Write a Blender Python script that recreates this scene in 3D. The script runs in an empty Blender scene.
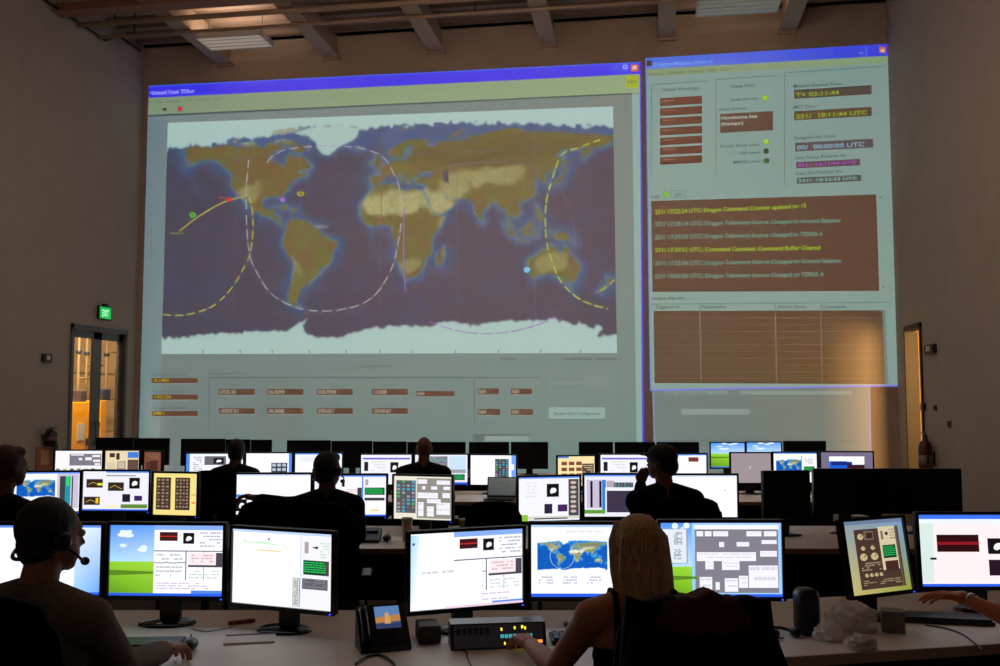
import bpy, math, random
import numpy as np
from mathutils import Vector, Matrix

# ---------------------------------------------------------------- camera
S = bpy.context.scene
COL = S.collection
F_PX, CX, CY = 950.0, 500.0, 333.0
HORIZON = 402.0
CAM_H = 1.71
YAW = math.atan(150.0 / F_PX)            # camera looks left of the room's depth axis
PITCH = math.atan((HORIZON - CY) / F_PX)
cam_data = bpy.data.cameras.new('camera')
cam_data.sensor_width = 36.0
cam_data.lens = 36.0 * F_PX / 1000.0
cam_data.clip_start = 0.05
cam_data.clip_end = 200
cam = bpy.data.objects.new('camera', cam_data)
COL.objects.link(cam)
cam.location = (0, 0, CAM_H)
cam.rotation_euler = (math.pi / 2 + PITCH, 0, YAW)
S.camera = cam

# ---------------------------------------------------------------- world, exposure
world = bpy.data.worlds.new('world')
S.world = world
world.use_nodes = True
world.node_tree.nodes['Background'].inputs[0].default_value = (1.0, 0.72, 0.55, 1)
world.node_tree.nodes['Background'].inputs[1].default_value = 0.065
S.view_settings.view_transform = 'Standard'
S.view_settings.look = 'None'
S.view_settings.gamma = 1
S.view_settings.exposure = 0
S.view_settings.use_curve_mapping = False

UP_L = 14.0  # radiance of the glowing tops added to the fixtures
LAMP_L = 8.3          # base radiance of the ceiling lights added out of view
RIGHT_DOOR_W = 330    # watts of the lamp in the corridor beyond the right door
LEFT_ROOM_W = 420

# ---------------------------------------------------------------- pixel helpers
FWD = Vector((-math.sin(YAW), math.cos(YAW), 0))
RGT = Vector((math.cos(YAW), math.sin(YAW), 0))
UP = Vector((0, 0, 1))
EYE = Vector((0, 0, CAM_H))
C3 = FWD * math.cos(PITCH) + UP * math.sin(PITCH)
U3 = UP * math.cos(PITCH) - FWD * math.sin(PITCH)

def ray(px, py):
    return C3 + RGT * ((px - CX) / F_PX) + U3 * (-(py - CY) / F_PX)
def at(px, py, z):                # point at horizontal forward distance z
    d = ray(px, py)
    return EYE + d * (z / d.dot(FWD))
def at_h(px, py, h):              # point at height h
    d = ray(px, py)
    return EYE + d * ((h - CAM_H) / d.z)
def at_y(px, py, Y):
    d = ray(px, py)
    return EYE + d * (Y / d.y)
def at_x(px, py, X):
    d = ray(px, py)
    return EYE + d * (X / d.x)
def zof(p):
    return p.dot(FWD)

# ---------------------------------------------------------------- materials
def lin1(c):
    c = c / 255.0
    return c / 12.92 if c <= 0.04045 else ((c + 0.055) / 1.055) ** 2.4
def lin(c):
    return tuple(lin1(x) for x in c)

MATS = {}
def mat(name, rgb, rough=0.6, metal=0.0, emit=None, strength=1.0, noise=0.0, scale=20, bump=0.0, spec=0.5):
    if name in MATS:
        return MATS[name]
    m = bpy.data.materials.new(name)
    m.use_nodes = True
    nt = m.node_tree
    b = nt.nodes['Principled BSDF']
    c = lin(rgb)
    b.inputs['Base Color'].default_value = (*c, 1)
    b.inputs['Roughness'].default_value = rough
    b.inputs['Metallic'].default_value = metal
    b.inputs['Specular IOR Level'].default_value = spec
    if emit:
        b.inputs['Emission Color'].default_value = (*lin(emit), 1)
        b.inputs['Emission Strength'].default_value = strength
    if noise or bump:
        tc = nt.nodes.new('ShaderNodeTexCoord')
        n = nt.nodes.new('ShaderNodeTexNoise')
        n.inputs['Scale'].default_value = scale
        n.inputs['Detail'].default_value = 5
        nt.links.new(tc.outputs['Object'], n.inputs['Vector'])
        if noise:
            r = nt.nodes.new('ShaderNodeValToRGB')
            r.color_ramp.elements[0].position = 0.3
            r.color_ramp.elements[1].position = 0.7
            r.color_ramp.elements[0].color = (*[x * (1 - noise) for x in c], 1)
            r.color_ramp.elements[1].color = (*[min(1, x * (1 + noise)) for x in c], 1)
            nt.links.new(n.outputs['Fac'], r.inputs['Fac'])
            nt.links.new(r.outputs['Color'], b.inputs['Base Color'])
        if bump:
            bp = nt.nodes.new('ShaderNodeBump')
            bp.inputs['Strength'].default_value = bump
            bp.inputs['Distance'].default_value = 0.01
            nt.links.new(n.outputs['Fac'], bp.inputs['Height'])
            nt.links.new(bp.outputs['Normal'], b.inputs['Normal'])
    MATS[name] = m
    return m

def glow_mat(name, base, strength, rough=0.35):
    m = bpy.data.materials.new(name)
    m.use_nodes = True
    nt = m.node_tree
    b = nt.nodes['Principled BSDF']
    b.inputs['Base Color'].default_value = (*lin(base), 1)
    b.inputs['Roughness'].default_value = rough
    a = nt.nodes.new('ShaderNodeAttribute')
    a.attribute_name = 'col'
    nt.links.new(a.outputs['Color'], b.inputs['Emission Color'])
    b.inputs['Emission Strength'].default_value = strength
    MATS[name] = m
    return m

M_WALL = mat('wall_paint', (170, 156, 146), 0.85, noise=0.04, scale=3, bump=0.05)
M_BACK = mat('back_wall_paint', (176, 158, 142), 0.85, noise=0.04, scale=3)
M_FLOOR = mat('carpet', (74, 68, 66), 0.95, noise=0.2, scale=120, bump=0.3)
M_DECK = mat('deck_metal', (150, 126, 108), 0.7)
M_JOIST = mat('joist_paint', (172, 146, 124), 0.7)
M_GIRD = mat('girder_paint', (140, 98, 76), 0.7)
M_BLACK = mat('black_plastic', (14, 13, 14), 0.4)
M_BLACKG = mat('black_gloss', (10, 10, 11), 0.22)
M_OFF = mat('unlit_panel', (9, 9, 10), 0.25)
M_FAB = mat('black_fabric', (15, 13, 14), 0.95, noise=0.3, scale=300, bump=0.2, spec=0.15)
M_TOP = mat('white_laminate', (232, 222, 212), 0.45, noise=0.03, scale=6)
M_WOOD = mat('wood_edge', (170, 125, 80), 0.5, noise=0.15, scale=40)
M_DGREY = mat('dark_grey_metal', (58, 58, 60), 0.4, 0.6)
M_PANEL = mat('grey_panel', (70, 62, 58), 0.8)
M_ALU = mat('aluminium_frame', (110, 105, 100), 0.45, 0.5)
M_WHITE = mat('white_plastic', (200, 195, 188), 0.5)
M_RED = mat('red_enamel', (130, 25, 20), 0.4)
M_SCREEN = glow_mat('monitor_glow', (4, 4, 5), 1.2)
M_PROJ = glow_mat('projected_light', (176, 158, 142), 1.0, 0.85)

# ---------------------------------------------------------------- mesh helpers
class MB:
    def __init__(s):
        s.v = []; s.f = []
    def add(s, vs, fs):
        o = len(s.v)
        s.v += [tuple(x) for x in vs]
        s.f += [tuple(i + o for i in f) for f in fs]
        return s
    def box(s, x0, x1, y0, y1, z0, z1):
        v = [(x, y, z) for z in (z0, z1) for y in (y0, y1) for x in (x0, x1)]
        return s.add(v, [(0, 2, 3, 1), (4, 5, 7, 6), (0, 1, 5, 4), (2, 6, 7, 3), (0, 4, 6, 2), (1, 3, 7, 5)])
    def rbox(s, x0, x1, y0, y1, z0, z1, r=0.005, n=3):
        # rounded in plan of the two largest axes (x,z), with chamfered y faces
        pts = []
        for cx, cz, a0 in ((x1 - r, z1 - r, 0), (x0 + r, z1 - r, 90), (x0 + r, z0 + r, 180), (x1 - r, z0 + r, 270)):
            for k in range(n + 1):
                a = math.radians(a0 + 90 * k / n)
                pts.append((cx + r * math.cos(a), cz + r * math.sin(a)))
        mx, mz = (x0 + x1) / 2, (z0 + z1) / 2
        c = min(r, (y1 - y0) / 2) * 0.5
        sx, sz = 1 - 2 * c / (x1 - x0), 1 - 2 * c / (z1 - z0)
        N = len(pts)
        vs = []
        for y, k in ((y0, 1), (y0 + c, 0), (y1 - c, 0), (y1, 1)):
            for x, z in pts:
                vs.append((mx + (x - mx) * (sx if k else 1), y, mz + (z - mz) * (sz if k else 1)))
        fs = []
        for j in range(3):
            for i in range(N):
                i2 = (i + 1) % N
                fs.append((j * N + i, (j + 1) * N + i, (j + 1) * N + i2, j * N + i2))
        fs.append(tuple(range(N)))
        fs.append(tuple(3 * N + i for i in reversed(range(N))))
        return s.add(vs, fs)
    def lathe(s, prof, n=24, c=(0, 0, 0)):
        vs = []; fs = []
        for r, z in prof:
            for i in range(n):
                a = 2 * math.pi * i / n
                vs.append((c[0] + r * math.cos(a), c[1] + r * math.sin(a), c[2] + z))
        for j in range(len(prof) - 1):
            for i in range(n):
                i2 = (i + 1) % n
                fs.append((j * n + i, j * n + i2, (j + 1) * n + i2, (j + 1) * n + i))
        fs.append(tuple(reversed(range(n))))
        fs.append(tuple((len(prof) - 1) * n + i for i in range(n)))
        return s.add(vs, fs)
    def tube(s, pts, r, n=8):
        pts = [Vector(p) for p in pts]
        rs = r if isinstance(r, (list, tuple)) else [r] * len(pts)
        vs = []; fs = []
        for i, p in enumerate(pts):
            t = (pts[min(i + 1, len(pts) - 1)] - pts[max(i - 1, 0)]).normalized()
            a = t.cross(UP)
            if a.length < 0.05:
                a = t.cross(Vector((1, 0, 0)))
            a.normalize(); b2 = t.cross(a)
            for k in range(n):
                q = 2 * math.pi * k / n
                vs.append(p + (a * math.cos(q) + b2 * math.sin(q)) * rs[i])
        for j in range(len(pts) - 1):
            for i in range(n):
                i2 = (i + 1) % n
                fs.append((j * n + i, j * n + i2, (j + 1) * n + i2, (j + 1) * n + i))
        fs.append(tuple(reversed(range(n))))
        fs.append(tuple((len(pts) - 1) * n + i for i in range(n)))
        return s.add(vs, fs)
    def ball(s, c, r, rot=None, nu=16, nv=10):
        r = (r, r, r) if isinstance(r, (int, float)) else r
        R = rot or Matrix.Identity(3)
        vs = []; fs = []
        c = Vector(c)
        for j in range(1, nv):
            t = math.pi * j / nv
            for i in range(nu):
                a = 2 * math.pi * i / nu
                vs.append(c + R @ Vector((r[0] * math.sin(t) * math.cos(a), r[1] * math.sin(t) * math.sin(a), r[2] * math.cos(t))))
        top = len(vs); vs.append(c + R @ Vector((0, 0, r[2])))
        bot = len(vs); vs.append(c + R @ Vector((0, 0, -r[2])))
        for j in range(nv - 2):
            for i in range(nu):
                i2 = (i + 1) % nu
                fs.append((j * nu + i, (j + 1) * nu + i, (j + 1) * nu + i2, j * nu + i2))
        for i in range(nu):
            i2 = (i + 1) % nu
            fs.append((top, i, i2))
            fs.append((bot, (nv - 2) * nu + i2, (nv - 2) * nu + i))
        return s.add(vs, fs)
    def cone(s, p0, r0, p1, r1, n=14):
        s.ball(p0, r0, nu=n); s.ball(p1, r1, nu=n)
        return s.tube([p0, p1], [r0, r1], n)
    def xform(s, M):
        s.v = [tuple(M @ Vector(v)) for v in s.v]
        return s
    def build(s, name, m, parent=None, smooth=False):
        me = bpy.data.meshes.new(name)
        me.from_pydata(s.v, [], s.f)
        me.update()
        return obj(name, me, m, parent, smooth)

def obj(name, me, m, parent=None, smooth=False):
    me.materials.clear()
    me.materials.append(m)
    if smooth:
        me.polygons.foreach_set('use_smooth', [True] * len(me.polygons))
    o = bpy.data.objects.new(name, me)
    COL.objects.link(o)
    if parent:
        o.parent = parent
    return o
def tag(o, label, cat, group=None):
    o['label'] = label; o['category'] = cat
    if group:
        o['group'] = group
    return o
def thing(name, label, cat, loc=(0, 0, 0), rz=0, group=None):
    o = bpy.data.objects.new(name, None)
    o.empty_display_size = 0.1
    COL.objects.link(o)
    o.location = loc; o.rotation_euler = (0, 0, rz)
    return tag(o, label, cat, group)
def struct(o):
    o['kind'] = 'structure'
    return o

# flat picture made of coloured polygons (what a screen or a projector shows)
_txt = {}
def text_mesh(s):
    if s in _txt:
        return _txt[s]
    cu = bpy.data.curves.new('t', 'FONT')
    cu.body = s
    cu.resolution_u = 2
    cu.offset = 0.014
    o = bpy.data.objects.new('t', cu)
    COL.objects.link(o)
    dg = bpy.context.evaluated_depsgraph_get()
    me = o.evaluated_get(dg).to_mesh()
    vs = [(v.co.x, v.co.y) for v in me.vertices]
    fs = [tuple(p.vertices) for p in me.polygons]
    o.evaluated_get(dg).to_mesh_clear()
    bpy.data.objects.remove(o)
    bpy.data.curves.remove(cu)
    w = max([x for x, y in vs] or [1])
    _txt[s] = (vs, fs, w)
    return _txt[s]

class Pic:
    """place(u, v, layer) -> 3D point"""
    def __init__(s, place, sub=(0, 0, 0), gain=1.0):
        s.place = place; s.cnt = {}; s.v = []; s.f = []; s.c = []; s.sub = lin(sub); s.gain = gain
    def colour(s, c):
        c = lin(c)
        return tuple(max(0, (a - b)) * s.gain for a, b in zip(c, s.sub)) + (1,)
    def poly(s, pts, col, layer=1, fs=None):
        o = len(s.v)
        k = s.cnt.get(layer, 0); s.cnt[layer] = k + 1
        layer = layer + min(k, 180) * 0.005          # later shapes lie a hair in front
        cols = col if isinstance(col[0], (tuple, list)) else [col] * len(pts)
        for p, c in zip(pts, cols):
            s.v.append(tuple(s.place(p[0], p[1], layer)))
            s.c.append(s.colour(c))
        if fs is None:
            s.f.append(tuple(range(o, o + len(pts))))
        else:
            s.f += [tuple(i + o for i in f) for f in fs]
    def rect(s, u0, v0, u1, v1, col, layer=1):
        s.poly([(u0, v0), (u0, v1), (u1, v1), (u1, v0)], col, layer)
    def frame(s, u0, v0, u1, v1, t, col, layer=1):
        s.rect(u0, v0, u1, v0 + t, col, layer); s.rect(u0, v1 - t, u1, v1, col, layer)
        s.rect(u0, v0, u0 + t, v1, col, layer); s.rect(u1 - t, v0, u1, v1, col, layer)
    def disc(s, cu, cv, ru, rv, col, layer=2, n=14):
        s.poly([(cu + ru * math.cos(-6.2832 * k / n), cv + rv * math.sin(-6.2832 * k / n)) for k in range(n)], col, layer)
    def line(s, pts, w, col, layer=3, dash=None):
        acc = 0
        for (a, b) in zip(pts[:-1], pts[1:]):
            d = math.hypot(b[0] - a[0], b[1] - a[1])
            acc += d
            if dash and (acc % (2 * dash)) > dash * 1.35:
                continue
            if d == 0:
                continue
            nx, ny = -(b[1] - a[1]) / d * w / 2, (b[0] - a[0]) / d * w / 2
            s.poly([(a[0] + nx, a[1] + ny), (a[0] - nx, a[1] - ny), (b[0] - nx, b[1] - ny), (b[0] + nx, b[1] + ny)], col, layer)
    def text(s, t, x0, y0, x1, y1, h, col, layer=3):
        vs, fs, w = text_mesh(t)
        s.poly([(x0 + (x1 - x0) * x / w, y0 + (y1 - y0) * x / w - y * h / 0.72) for x, y in vs], col, layer, fs)
    def dashes(s, u0, v0, u1, v1, rows, col, seed=0, th=0.45, layer=3, fill=0.75):
        rnd = random.Random(seed)
        dv = (v1 - v0) / rows
        for r in range(rows):
            u = u0
            while u < u1:
                w = (u1 - u0) * rnd.uniform(0.06, 0.22)
                if rnd.random() < fill:
                    s.rect(u, v0 + r * dv, min(u + w * 0.85, u1), v0 + (r + th) * dv, col, layer)
                u += w
    def build(s, name, m, parent=None):
        me = bpy.data.meshes.new(name)
        me.from_pydata(s.v, [], s.f)
        a = me.color_attributes.new('col', 'FLOAT_COLOR', 'POINT')
        a.data.foreach_set('color', np.array(s.c, dtype=np.float32).ravel())
        me.update()
        return obj(name, me, m, parent)
# ---------------------------------------------------------------- world map drawn from coast outlines (lon, lat)
LAND = [
 [(-168,65.5),(-162,66.5),(-166,68.5),(-157,71),(-141,69.7),(-128,70.5),(-115,68.5),(-108,68),(-95,68),(-94,72),(-85,69.5),(-81,67.5),(-87,65),(-94,60),(-93,57.5),(-85,55.5),(-82,53),(-79.5,51.5),(-79,55),(-77,57.5),(-78,62),(-72,61.5),(-69,59),(-65,60),(-61,56),(-56,52),(-60,50),(-66,50),(-70,47),(-64,48.5),(-64,46),(-60,46),(-66,43.7),(-70,43.5),(-70.5,41.7),(-74,40.5),(-76,37),(-75.7,35.3),(-81,31.5),(-80,26.5),(-81,25.2),(-82.7,28),(-84.5,30),(-90,29.3),(-94.5,29.4),(-97.3,27),(-97.7,22),(-95,18.7),(-91,18.7),(-90,21),(-87,21.3),(-88.5,16),(-83.5,15),(-83.5,11),(-80,9),(-77.5,8.5),(-80,7.3),(-83.5,8.5),(-86,11.5),(-92,14.5),(-97,15.8),(-105,20),(-109,25.5),(-113,31),(-114.7,31.5),(-112,27.5),(-109.7,23),(-112.2,25),(-115,28.5),(-117,32.5),(-120.6,34.6),(-124,40),(-124,46.5),(-123,49),(-128,51),(-133,56),(-140,60),(-148,60),(-152,58.5),(-158,56.3),(-164,54.7),(-158,58.5),(-162,59),(-165,62),(-161,64.5)],
 [(-73,78.3),(-60,82),(-35,83.5),(-18,80.5),(-20,74),(-25,70.5),(-36,66),(-43,60),(-49,62),(-53,67),(-54,71),(-60,75.8)],
 [(-80,73.5),(-72,71.3),(-62,66.5),(-66,62),(-72,64),(-73,67.5),(-88,71),(-89,73.5)],
 [(-117,73),(-105,73),(-102,69),(-115,69)], [(-90,77),(-76,78.5),(-62,82.5),(-90,81.5)], [(-125,74),(-118,73.5),(-122,71.3)],
 [(-77.5,8.5),(-72,12),(-62,10.7),(-52,5),(-50,0),(-44,-2.7),(-35,-6),(-35,-9),(-39,-14),(-39.5,-19),(-42,-23),(-48.5,-26),(-50,-30),(-53.5,-34),(-58,-34.5),(-57,-37.5),(-62,-39),(-65,-41.5),(-65.5,-45),(-69,-50.5),(-68.3,-52.5),(-65.3,-54.7),(-71,-54.5),(-75,-51),(-75,-46),(-73.5,-40),(-71.5,-33),(-70.3,-20),(-76,-14),(-81,-6),(-80,-2.5),(-78.5,1.5),(-77,6)],
 [(-6,35.8),(10,37.3),(11,34),(20,31),(23,32.7),(32,31.3),(34,28),(37.3,21),(43,12),(51,11.8),(47,4),(42,-1.5),(39,-6.5),(40.5,-14.5),(35,-20),(35.3,-24),(32.7,-27),(28,-33),(20,-34.8),(18,-32.5),(15,-26.5),(11.8,-17.5),(13.5,-11),(12,-5.5),(8.8,-0.7),(9.5,4),(4.5,6.3),(-4,5.2),(-8,4.4),(-13,8.5),(-17,14.7),(-16.5,20.5),(-13,27.5),(-9.7,31)],
 [(49.3,-12),(50.3,-16),(47,-25),(44,-24.5),(44.3,-17)],
 [(-9,37),(-9,43.3),(-1.5,43.5),(-1.3,46),(-4.7,48.4),(1.6,50.5),(4.5,52.5),(8.5,54),(8.2,57),(10.5,57.5),(10.8,54.3),(19,54.5),(21,57),(24,58.5),(23.5,59.3),(30,59.8),(23,60),(21.4,61),(25.3,65),(22,65.7),(17.3,61.5),(18.5,60),(16.5,56.8),(13,55.5),(11,58.8),(5.5,58.8),(5,62),(14,67.5),(20,70),(28,71),(41,67),(33,66.5),(40,64.5),(44,66),(44,68.3),(54,68.5),(60,69),(68,68.5),(67,72.5),(73,71.5),(81,73),(98,76),(105,77.7),(113,74),(128,72.5),(140,72.7),(160,70),(170,69.5),(180,68.8),(180,65),(177,62.5),(170,60),(163,59.5),(162,56),(157,51),(155.7,57),(163,62),(155,59.3),(142,59.3),(135.5,54.7),(141,53),(140,48),(132,43.2),(127.5,39.7),(129.3,36),(126.5,34.5),(125,38),(121.5,39),(122,40.5),(118,39),(119,37.3),(122.5,37),(119.5,34.8),(122,31),(119.5,25.5),(110,21),(106,20),(109,13),(105,9),(100.5,13.5),(99.3,9.5),(103.5,1.5),(100.4,6),(98.3,10),(97,16.5),(94.3,16),(91.5,22.5),(87,21),(80.2,15),(80,12),(77.5,8),(73,17),(72.5,21),(67,24.8),(57,25.7),(51,27.8),(48.5,30),(51.5,25),(56.3,26),(59.8,22.5),(55,17),(45,12.8),(42.7,15),(39,21),(34.8,28.5),(34.5,31.5),(36,36.5),(30.5,36.5),(27.3,37),(26.5,40),(35,42),(41.5,41.5),(39,47),(34,44.5),(31,46.5),(28,43),(28.8,41.2),(24,40.7),(23,37),(21.5,37),(19.5,41.5),(13.7,45),(12.3,44.5),(18.3,40),(16,38),(12,42),(9,44.3),(4,43.3),(3,41.8),(-0.5,39),(-2,36.8),(-5.6,36)],
 [(-5,50),(1.5,51.3),(0,53.5),(-2,57.7),(-5.5,58.5),(-4.8,54)], [(-10,51.8),(-6,52.3),(-6,55),(-10,54)], [(-24,65.5),(-14,65),(-19,63.4)], [(11,79),(27,80),(17,76.7)], [(52,71),(57,70.7),(68,76.8),(60,76)],
 [(130,31.5),(131,34),(136,35.7),(140,40),(141.5,45.3),(145,43.5),(141,41),(141,36.5),(140,35.2),(135.5,33.7)], [(142,54),(144,49),(142,46)], [(120.5,18),(122,18),(124,13),(126,7.5),(123,7.5),(122,11),(120.3,14)],
 [(109,1.5),(113,3.3),(117,7),(119,5),(117.5,0.5),(116,-4),(110.2,-2.8)], [(95.3,5.6),(98.5,3.8),(106,-3),(105.5,-5.8),(102,-4)], [(105.3,-6.6),(114.4,-7.6),(114.3,-8.6),(106,-7.5)], [(119.5,-5.5),(119.5,0.5),(125,1.5),(121,0.4),(121,-1),(123,-4.5),(121.5,-4)],
 [(131,-0.8),(135,-3.3),(138,-1.7),(145.5,-4.5),(150.5,-10.5),(144,-7.8),(138,-8.2),(133.5,-4)],
 [(113.5,-22),(114,-26),(115.7,-32),(118,-35),(124,-33.5),(131,-31.5),(136,-34.8),(138,-33.5),(140,-38),(146.5,-39),(150,-37.3),(153.5,-29),(153,-25),(146,-19),(145.3,-15),(142.5,-10.8),(141.5,-13.5),(140.5,-17.5),(135.5,-15),(136.7,-12.2),(130.8,-11.6),(129,-15),(125,-14.5),(122,-18)],
 [(145,-41),(148,-41),(147,-43.5)], [(172.7,-34.5),(178.5,-37.7),(175,-41.5),(174,-39)], [(172.7,-40.7),(174,-42),(169,-46.6),(166.6,-45.9)], [(80,9.5),(81.8,7.5),(80.2,6)], [(-84.5,22),(-79,23),(-74.3,20.2),(-78,20)], [(-74,19.8),(-69,19.5),(-68.5,18.4),(-74,18.3)],
]
CASPIAN = [(49,45.5),(53,46.5),(53,41),(54,37),(50,37.5),(49,41.5)]
ANTARCTICA = [(-200,-78),(-160,-77.5),(-140,-75),(-120,-74),(-100,-73),(-75,-73),(-68,-68),(-58,-63.5),(-62,-68),(-60,-74),(-45,-78),(-30,-77),(-10,-71),(10,-70),(40,-69),(55,-66.5),(70,-69),(75,-69.5),(90,-66.5),(110,-66),(135,-66),(150,-68.5),(170,-72),(165,-78),(200,-78),(200,-110),(-200,-110)]
ICE = [(-200,110),(-200,68),(-165,70),(-150,71.5),(-130,72.5),(-125,75),(-100,76),(-80,80),(-60,83),(-20,80.5),(0,80),(30,81.5),(60,82),(80,81),(100,80),(120,78.5),(150,77),(200,73),(200,110)]

def inside(poly, X, Y):
    r = np.zeros(X.shape, bool)
    n = len(poly)
    for i in range(n):
        x0, y0 = poly[i]; x1, y1 = poly[(i + 1) % n]
        if y0 == y1:
            continue
        c = ((y0 > Y) != (y1 > Y)) & (X < (x1 - x0) * (Y - y0) / (y1 - y0) + x0)
        r ^= c
    return r
def value_noise(X, Y, f, seed):
    rs = np.random.RandomState(seed).rand(64, 64)
    x = X * f % 64; y = Y * f % 64
    xi = x.astype(int) % 64; yi = y.astype(int) % 64
    fx = x - np.floor(x); fy = y - np.floor(y)
    fx = fx * fx * (3 - 2 * fx); fy = fy * fy * (3 - 2 * fy)
    x2 = (xi + 1) % 64; y2 = (yi + 1) % 64
    return (rs[xi, yi] * (1 - fx) + rs[x2, yi] * fx) * (1 - fy) + (rs[xi, y2] * (1 - fx) + rs[x2, y2] * fx) * fy

def map_colours(nx, ny, vivid):
    lon = np.linspace(-180, 180, nx); lat = np.linspace(90, -90, ny)
    X, Y = np.meshgrid(lon, lat)
    n1 = value_noise(X + 200, Y + 100, 0.12, 1); n2 = value_noise(X + 200, Y + 100, 0.4, 2); n3 = value_noise(X + 300, Y + 150, 1.1, 3)
    nn = 0.5 * n1 + 0.3 * n2 + 0.2 * n3
    wob = (n2 - 0.5) * 2.2 + (n3 - 0.5) * 1.6
    wx, wy = X + wob, Y + (n3 - 0.5) * 2.0 + (n2 - 0.5) * 1.4
    land = np.zeros(X.shape, bool)
    dist = np.full(X.shape, 99.0)
    for p in LAND:
        land |= inside(p, wx, wy)
        xs = [q[0] for q in p]; ys = [q[1] for q in p]
        sel = (X > min(xs) - 14) & (X < max(xs) + 14) & (Y > min(ys) - 14) & (Y < max(ys) + 14)
        px, py = X[sel], Y[sel]
        d = np.full(px.shape, 99.0)
        for i in range(len(p)):
            a = p[i]; b = p[(i + 1) % len(p)]
            dx, dy = b[0] - a[0], b[1] - a[1]
            t = np.clip(((px - a[0]) * dx + (py - a[1]) * dy) / (dx * dx + dy * dy + 1e-9), 0, 1)
            d = np.minimum(d, np.hypot(px - a[0] - t * dx, py - a[1] - t * dy))
        dist[sel] = np.minimum(dist[sel], d)
    land &= ~inside(CASPIAN, X, Y)
    def A(c): return np.array(c, float)
    if vivid:
        deep, mid, shal = A((14, 84, 178)), A((28, 130, 220)), A((80, 180, 228))
        green, brown, sand, white, dark = A((120, 140, 95)), A((170, 150, 115)), A((235, 225, 195)), A((235, 245, 250)), A((120, 130, 100))
    else:
        deep, mid, shal = A((76, 72, 86)), A((72, 92, 132)), A((80, 128, 142))
        green, brown, sand, white, dark = A((106, 104, 60)), A((114, 92, 62)), A((160, 158, 110)), A((164, 192, 186)), A((98, 90, 58))
    def mix(a, b, t):
        return a + (b - a) * t[..., None]
    one = np.ones(X.shape)
    sea = mix(deep * one[..., None], mid, np.clip(1.3 - dist / (3.5 + 5 * n1), 0, 1) * .75)
    sea = mix(sea, mid, np.clip((n1 - 0.6) * 1.5, 0, 0.25))
    sea = mix(sea, shal, np.clip(1 - dist / 2.0, 0, 1) * 0.9)
    sea = mix(sea, mid, np.clip((Y - 62) / 8, 0, 1) * 0.8)
    bX, bY = X + (n1 - .5) * 14 + (n3 - .5) * 3, Y + (n1 - .5) * 7 + (n3 - .5) * 3
    def blob(cx, cy, rx, ry):
        q = np.clip((1.7 - ((bX - cx) / rx) ** 2 - ((bY - cy) / ry) ** 2) / 1.4, 0, 1)
        return q * q * (3 - 2 * q)
    lc = mix(green * one[..., None], brown, np.clip((nn - 0.40) * 3.5, 0, 1))
    lc = mix(lc, dark, blob(95, 60, 70, 11) * 0.8)
    lc = mix(lc, brown, blob(-100, 50, 38, 14) * 0.5)
    des = np.maximum.reduce([blob(5, 23, 27, 8), blob(28, 24, 20, 8), blob(47, 23, 12, 8), blob(62, 40, 14, 6) * .7, blob(85, 40, 24, 7) * .7, blob(100, 44, 14, 5) * .6, blob(58, 31, 12, 5) * .8, blob(132, -25, 15, 6) * .55, blob(22, -25, 7, 5) * .5, blob(-108, 33, 10, 9) * .6, blob(48, 6, 4, 6) * .5, blob(-69, -24, 3, 10) * .5])
    lc = mix(lc, sand, np.clip(des * (0.72 + 0.5 * nn), 0, 1))
    lc = lc * (0.86 + 0.28 * (0.5 * n3 + 0.5 * value_noise(X + 260, Y + 120, 0.75, 9)))[..., None]
    lc = mix(lc, white, np.clip((Y - 69.5 + 6 * (n2 - .5)) / 4, 0, 1) * ((X < -50) & (X > -128)) * 0.6)
    gl = inside(LAND[1], X, Y)
    c = np.where(land[..., None], lc, sea)
    c = np.where(gl[..., None], white * 0.98, c)
    ice = inside(ICE, X + (n1 - .5) * 8, Y + (n2 - .5) * 5) & ~(land & ~gl)
    c = np.where(ice[..., None], white, c)
    c = np.where(inside(ANTARCTICA, X + (n2 - .5) * 3, Y + (n2 - .5) * 3)[..., None], white, c)
    # edge softening
    for _ in range(1 if vivid else 2):
        k = c.copy()
        k[1:-1, 1:-1] = 0.5 * c[1:-1, 1:-1] + 0.125 * (c[:-2, 1:-1] + c[2:, 1:-1] + c[1:-1, :-2] + c[1:-1, 2:])
        c = k
    return c

_maps = {}
def draw_map(pic, uv, nx, ny, vivid, layer=1):
    """uv(s, t) -> picture coordinates, s and t in 0..1"""
    key = (nx, ny, vivid)
    if key not in _maps:
        _maps[key] = map_colours(nx, ny, vivid)
    c = _maps[key]
    pts = []; cols = []
    for j in range(ny):
        for i in range(nx):
            pts.append(uv(i / (nx - 1), j / (ny - 1)))
            cols.append(tuple(c[j, i]))
    fs = [(j * nx + i, (j + 1) * nx + i, (j + 1) * nx + i + 1, j * nx + i + 1) for j in range(ny - 1) for i in range(nx - 1)]
    pic.poly(pts, cols, layer, fs)
# ---------------------------------------------------------------- room shell
W = 17.0                                        # projection wall
XL = at_y(137, 300, W).x
XR = at_y(895, 300, W).x
Y0 = -3.0
HJ = at_y(437, 52, W).z                         # underside of the joists
HD = at_y(437, 30, W).z                         # underside of the metal deck
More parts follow.
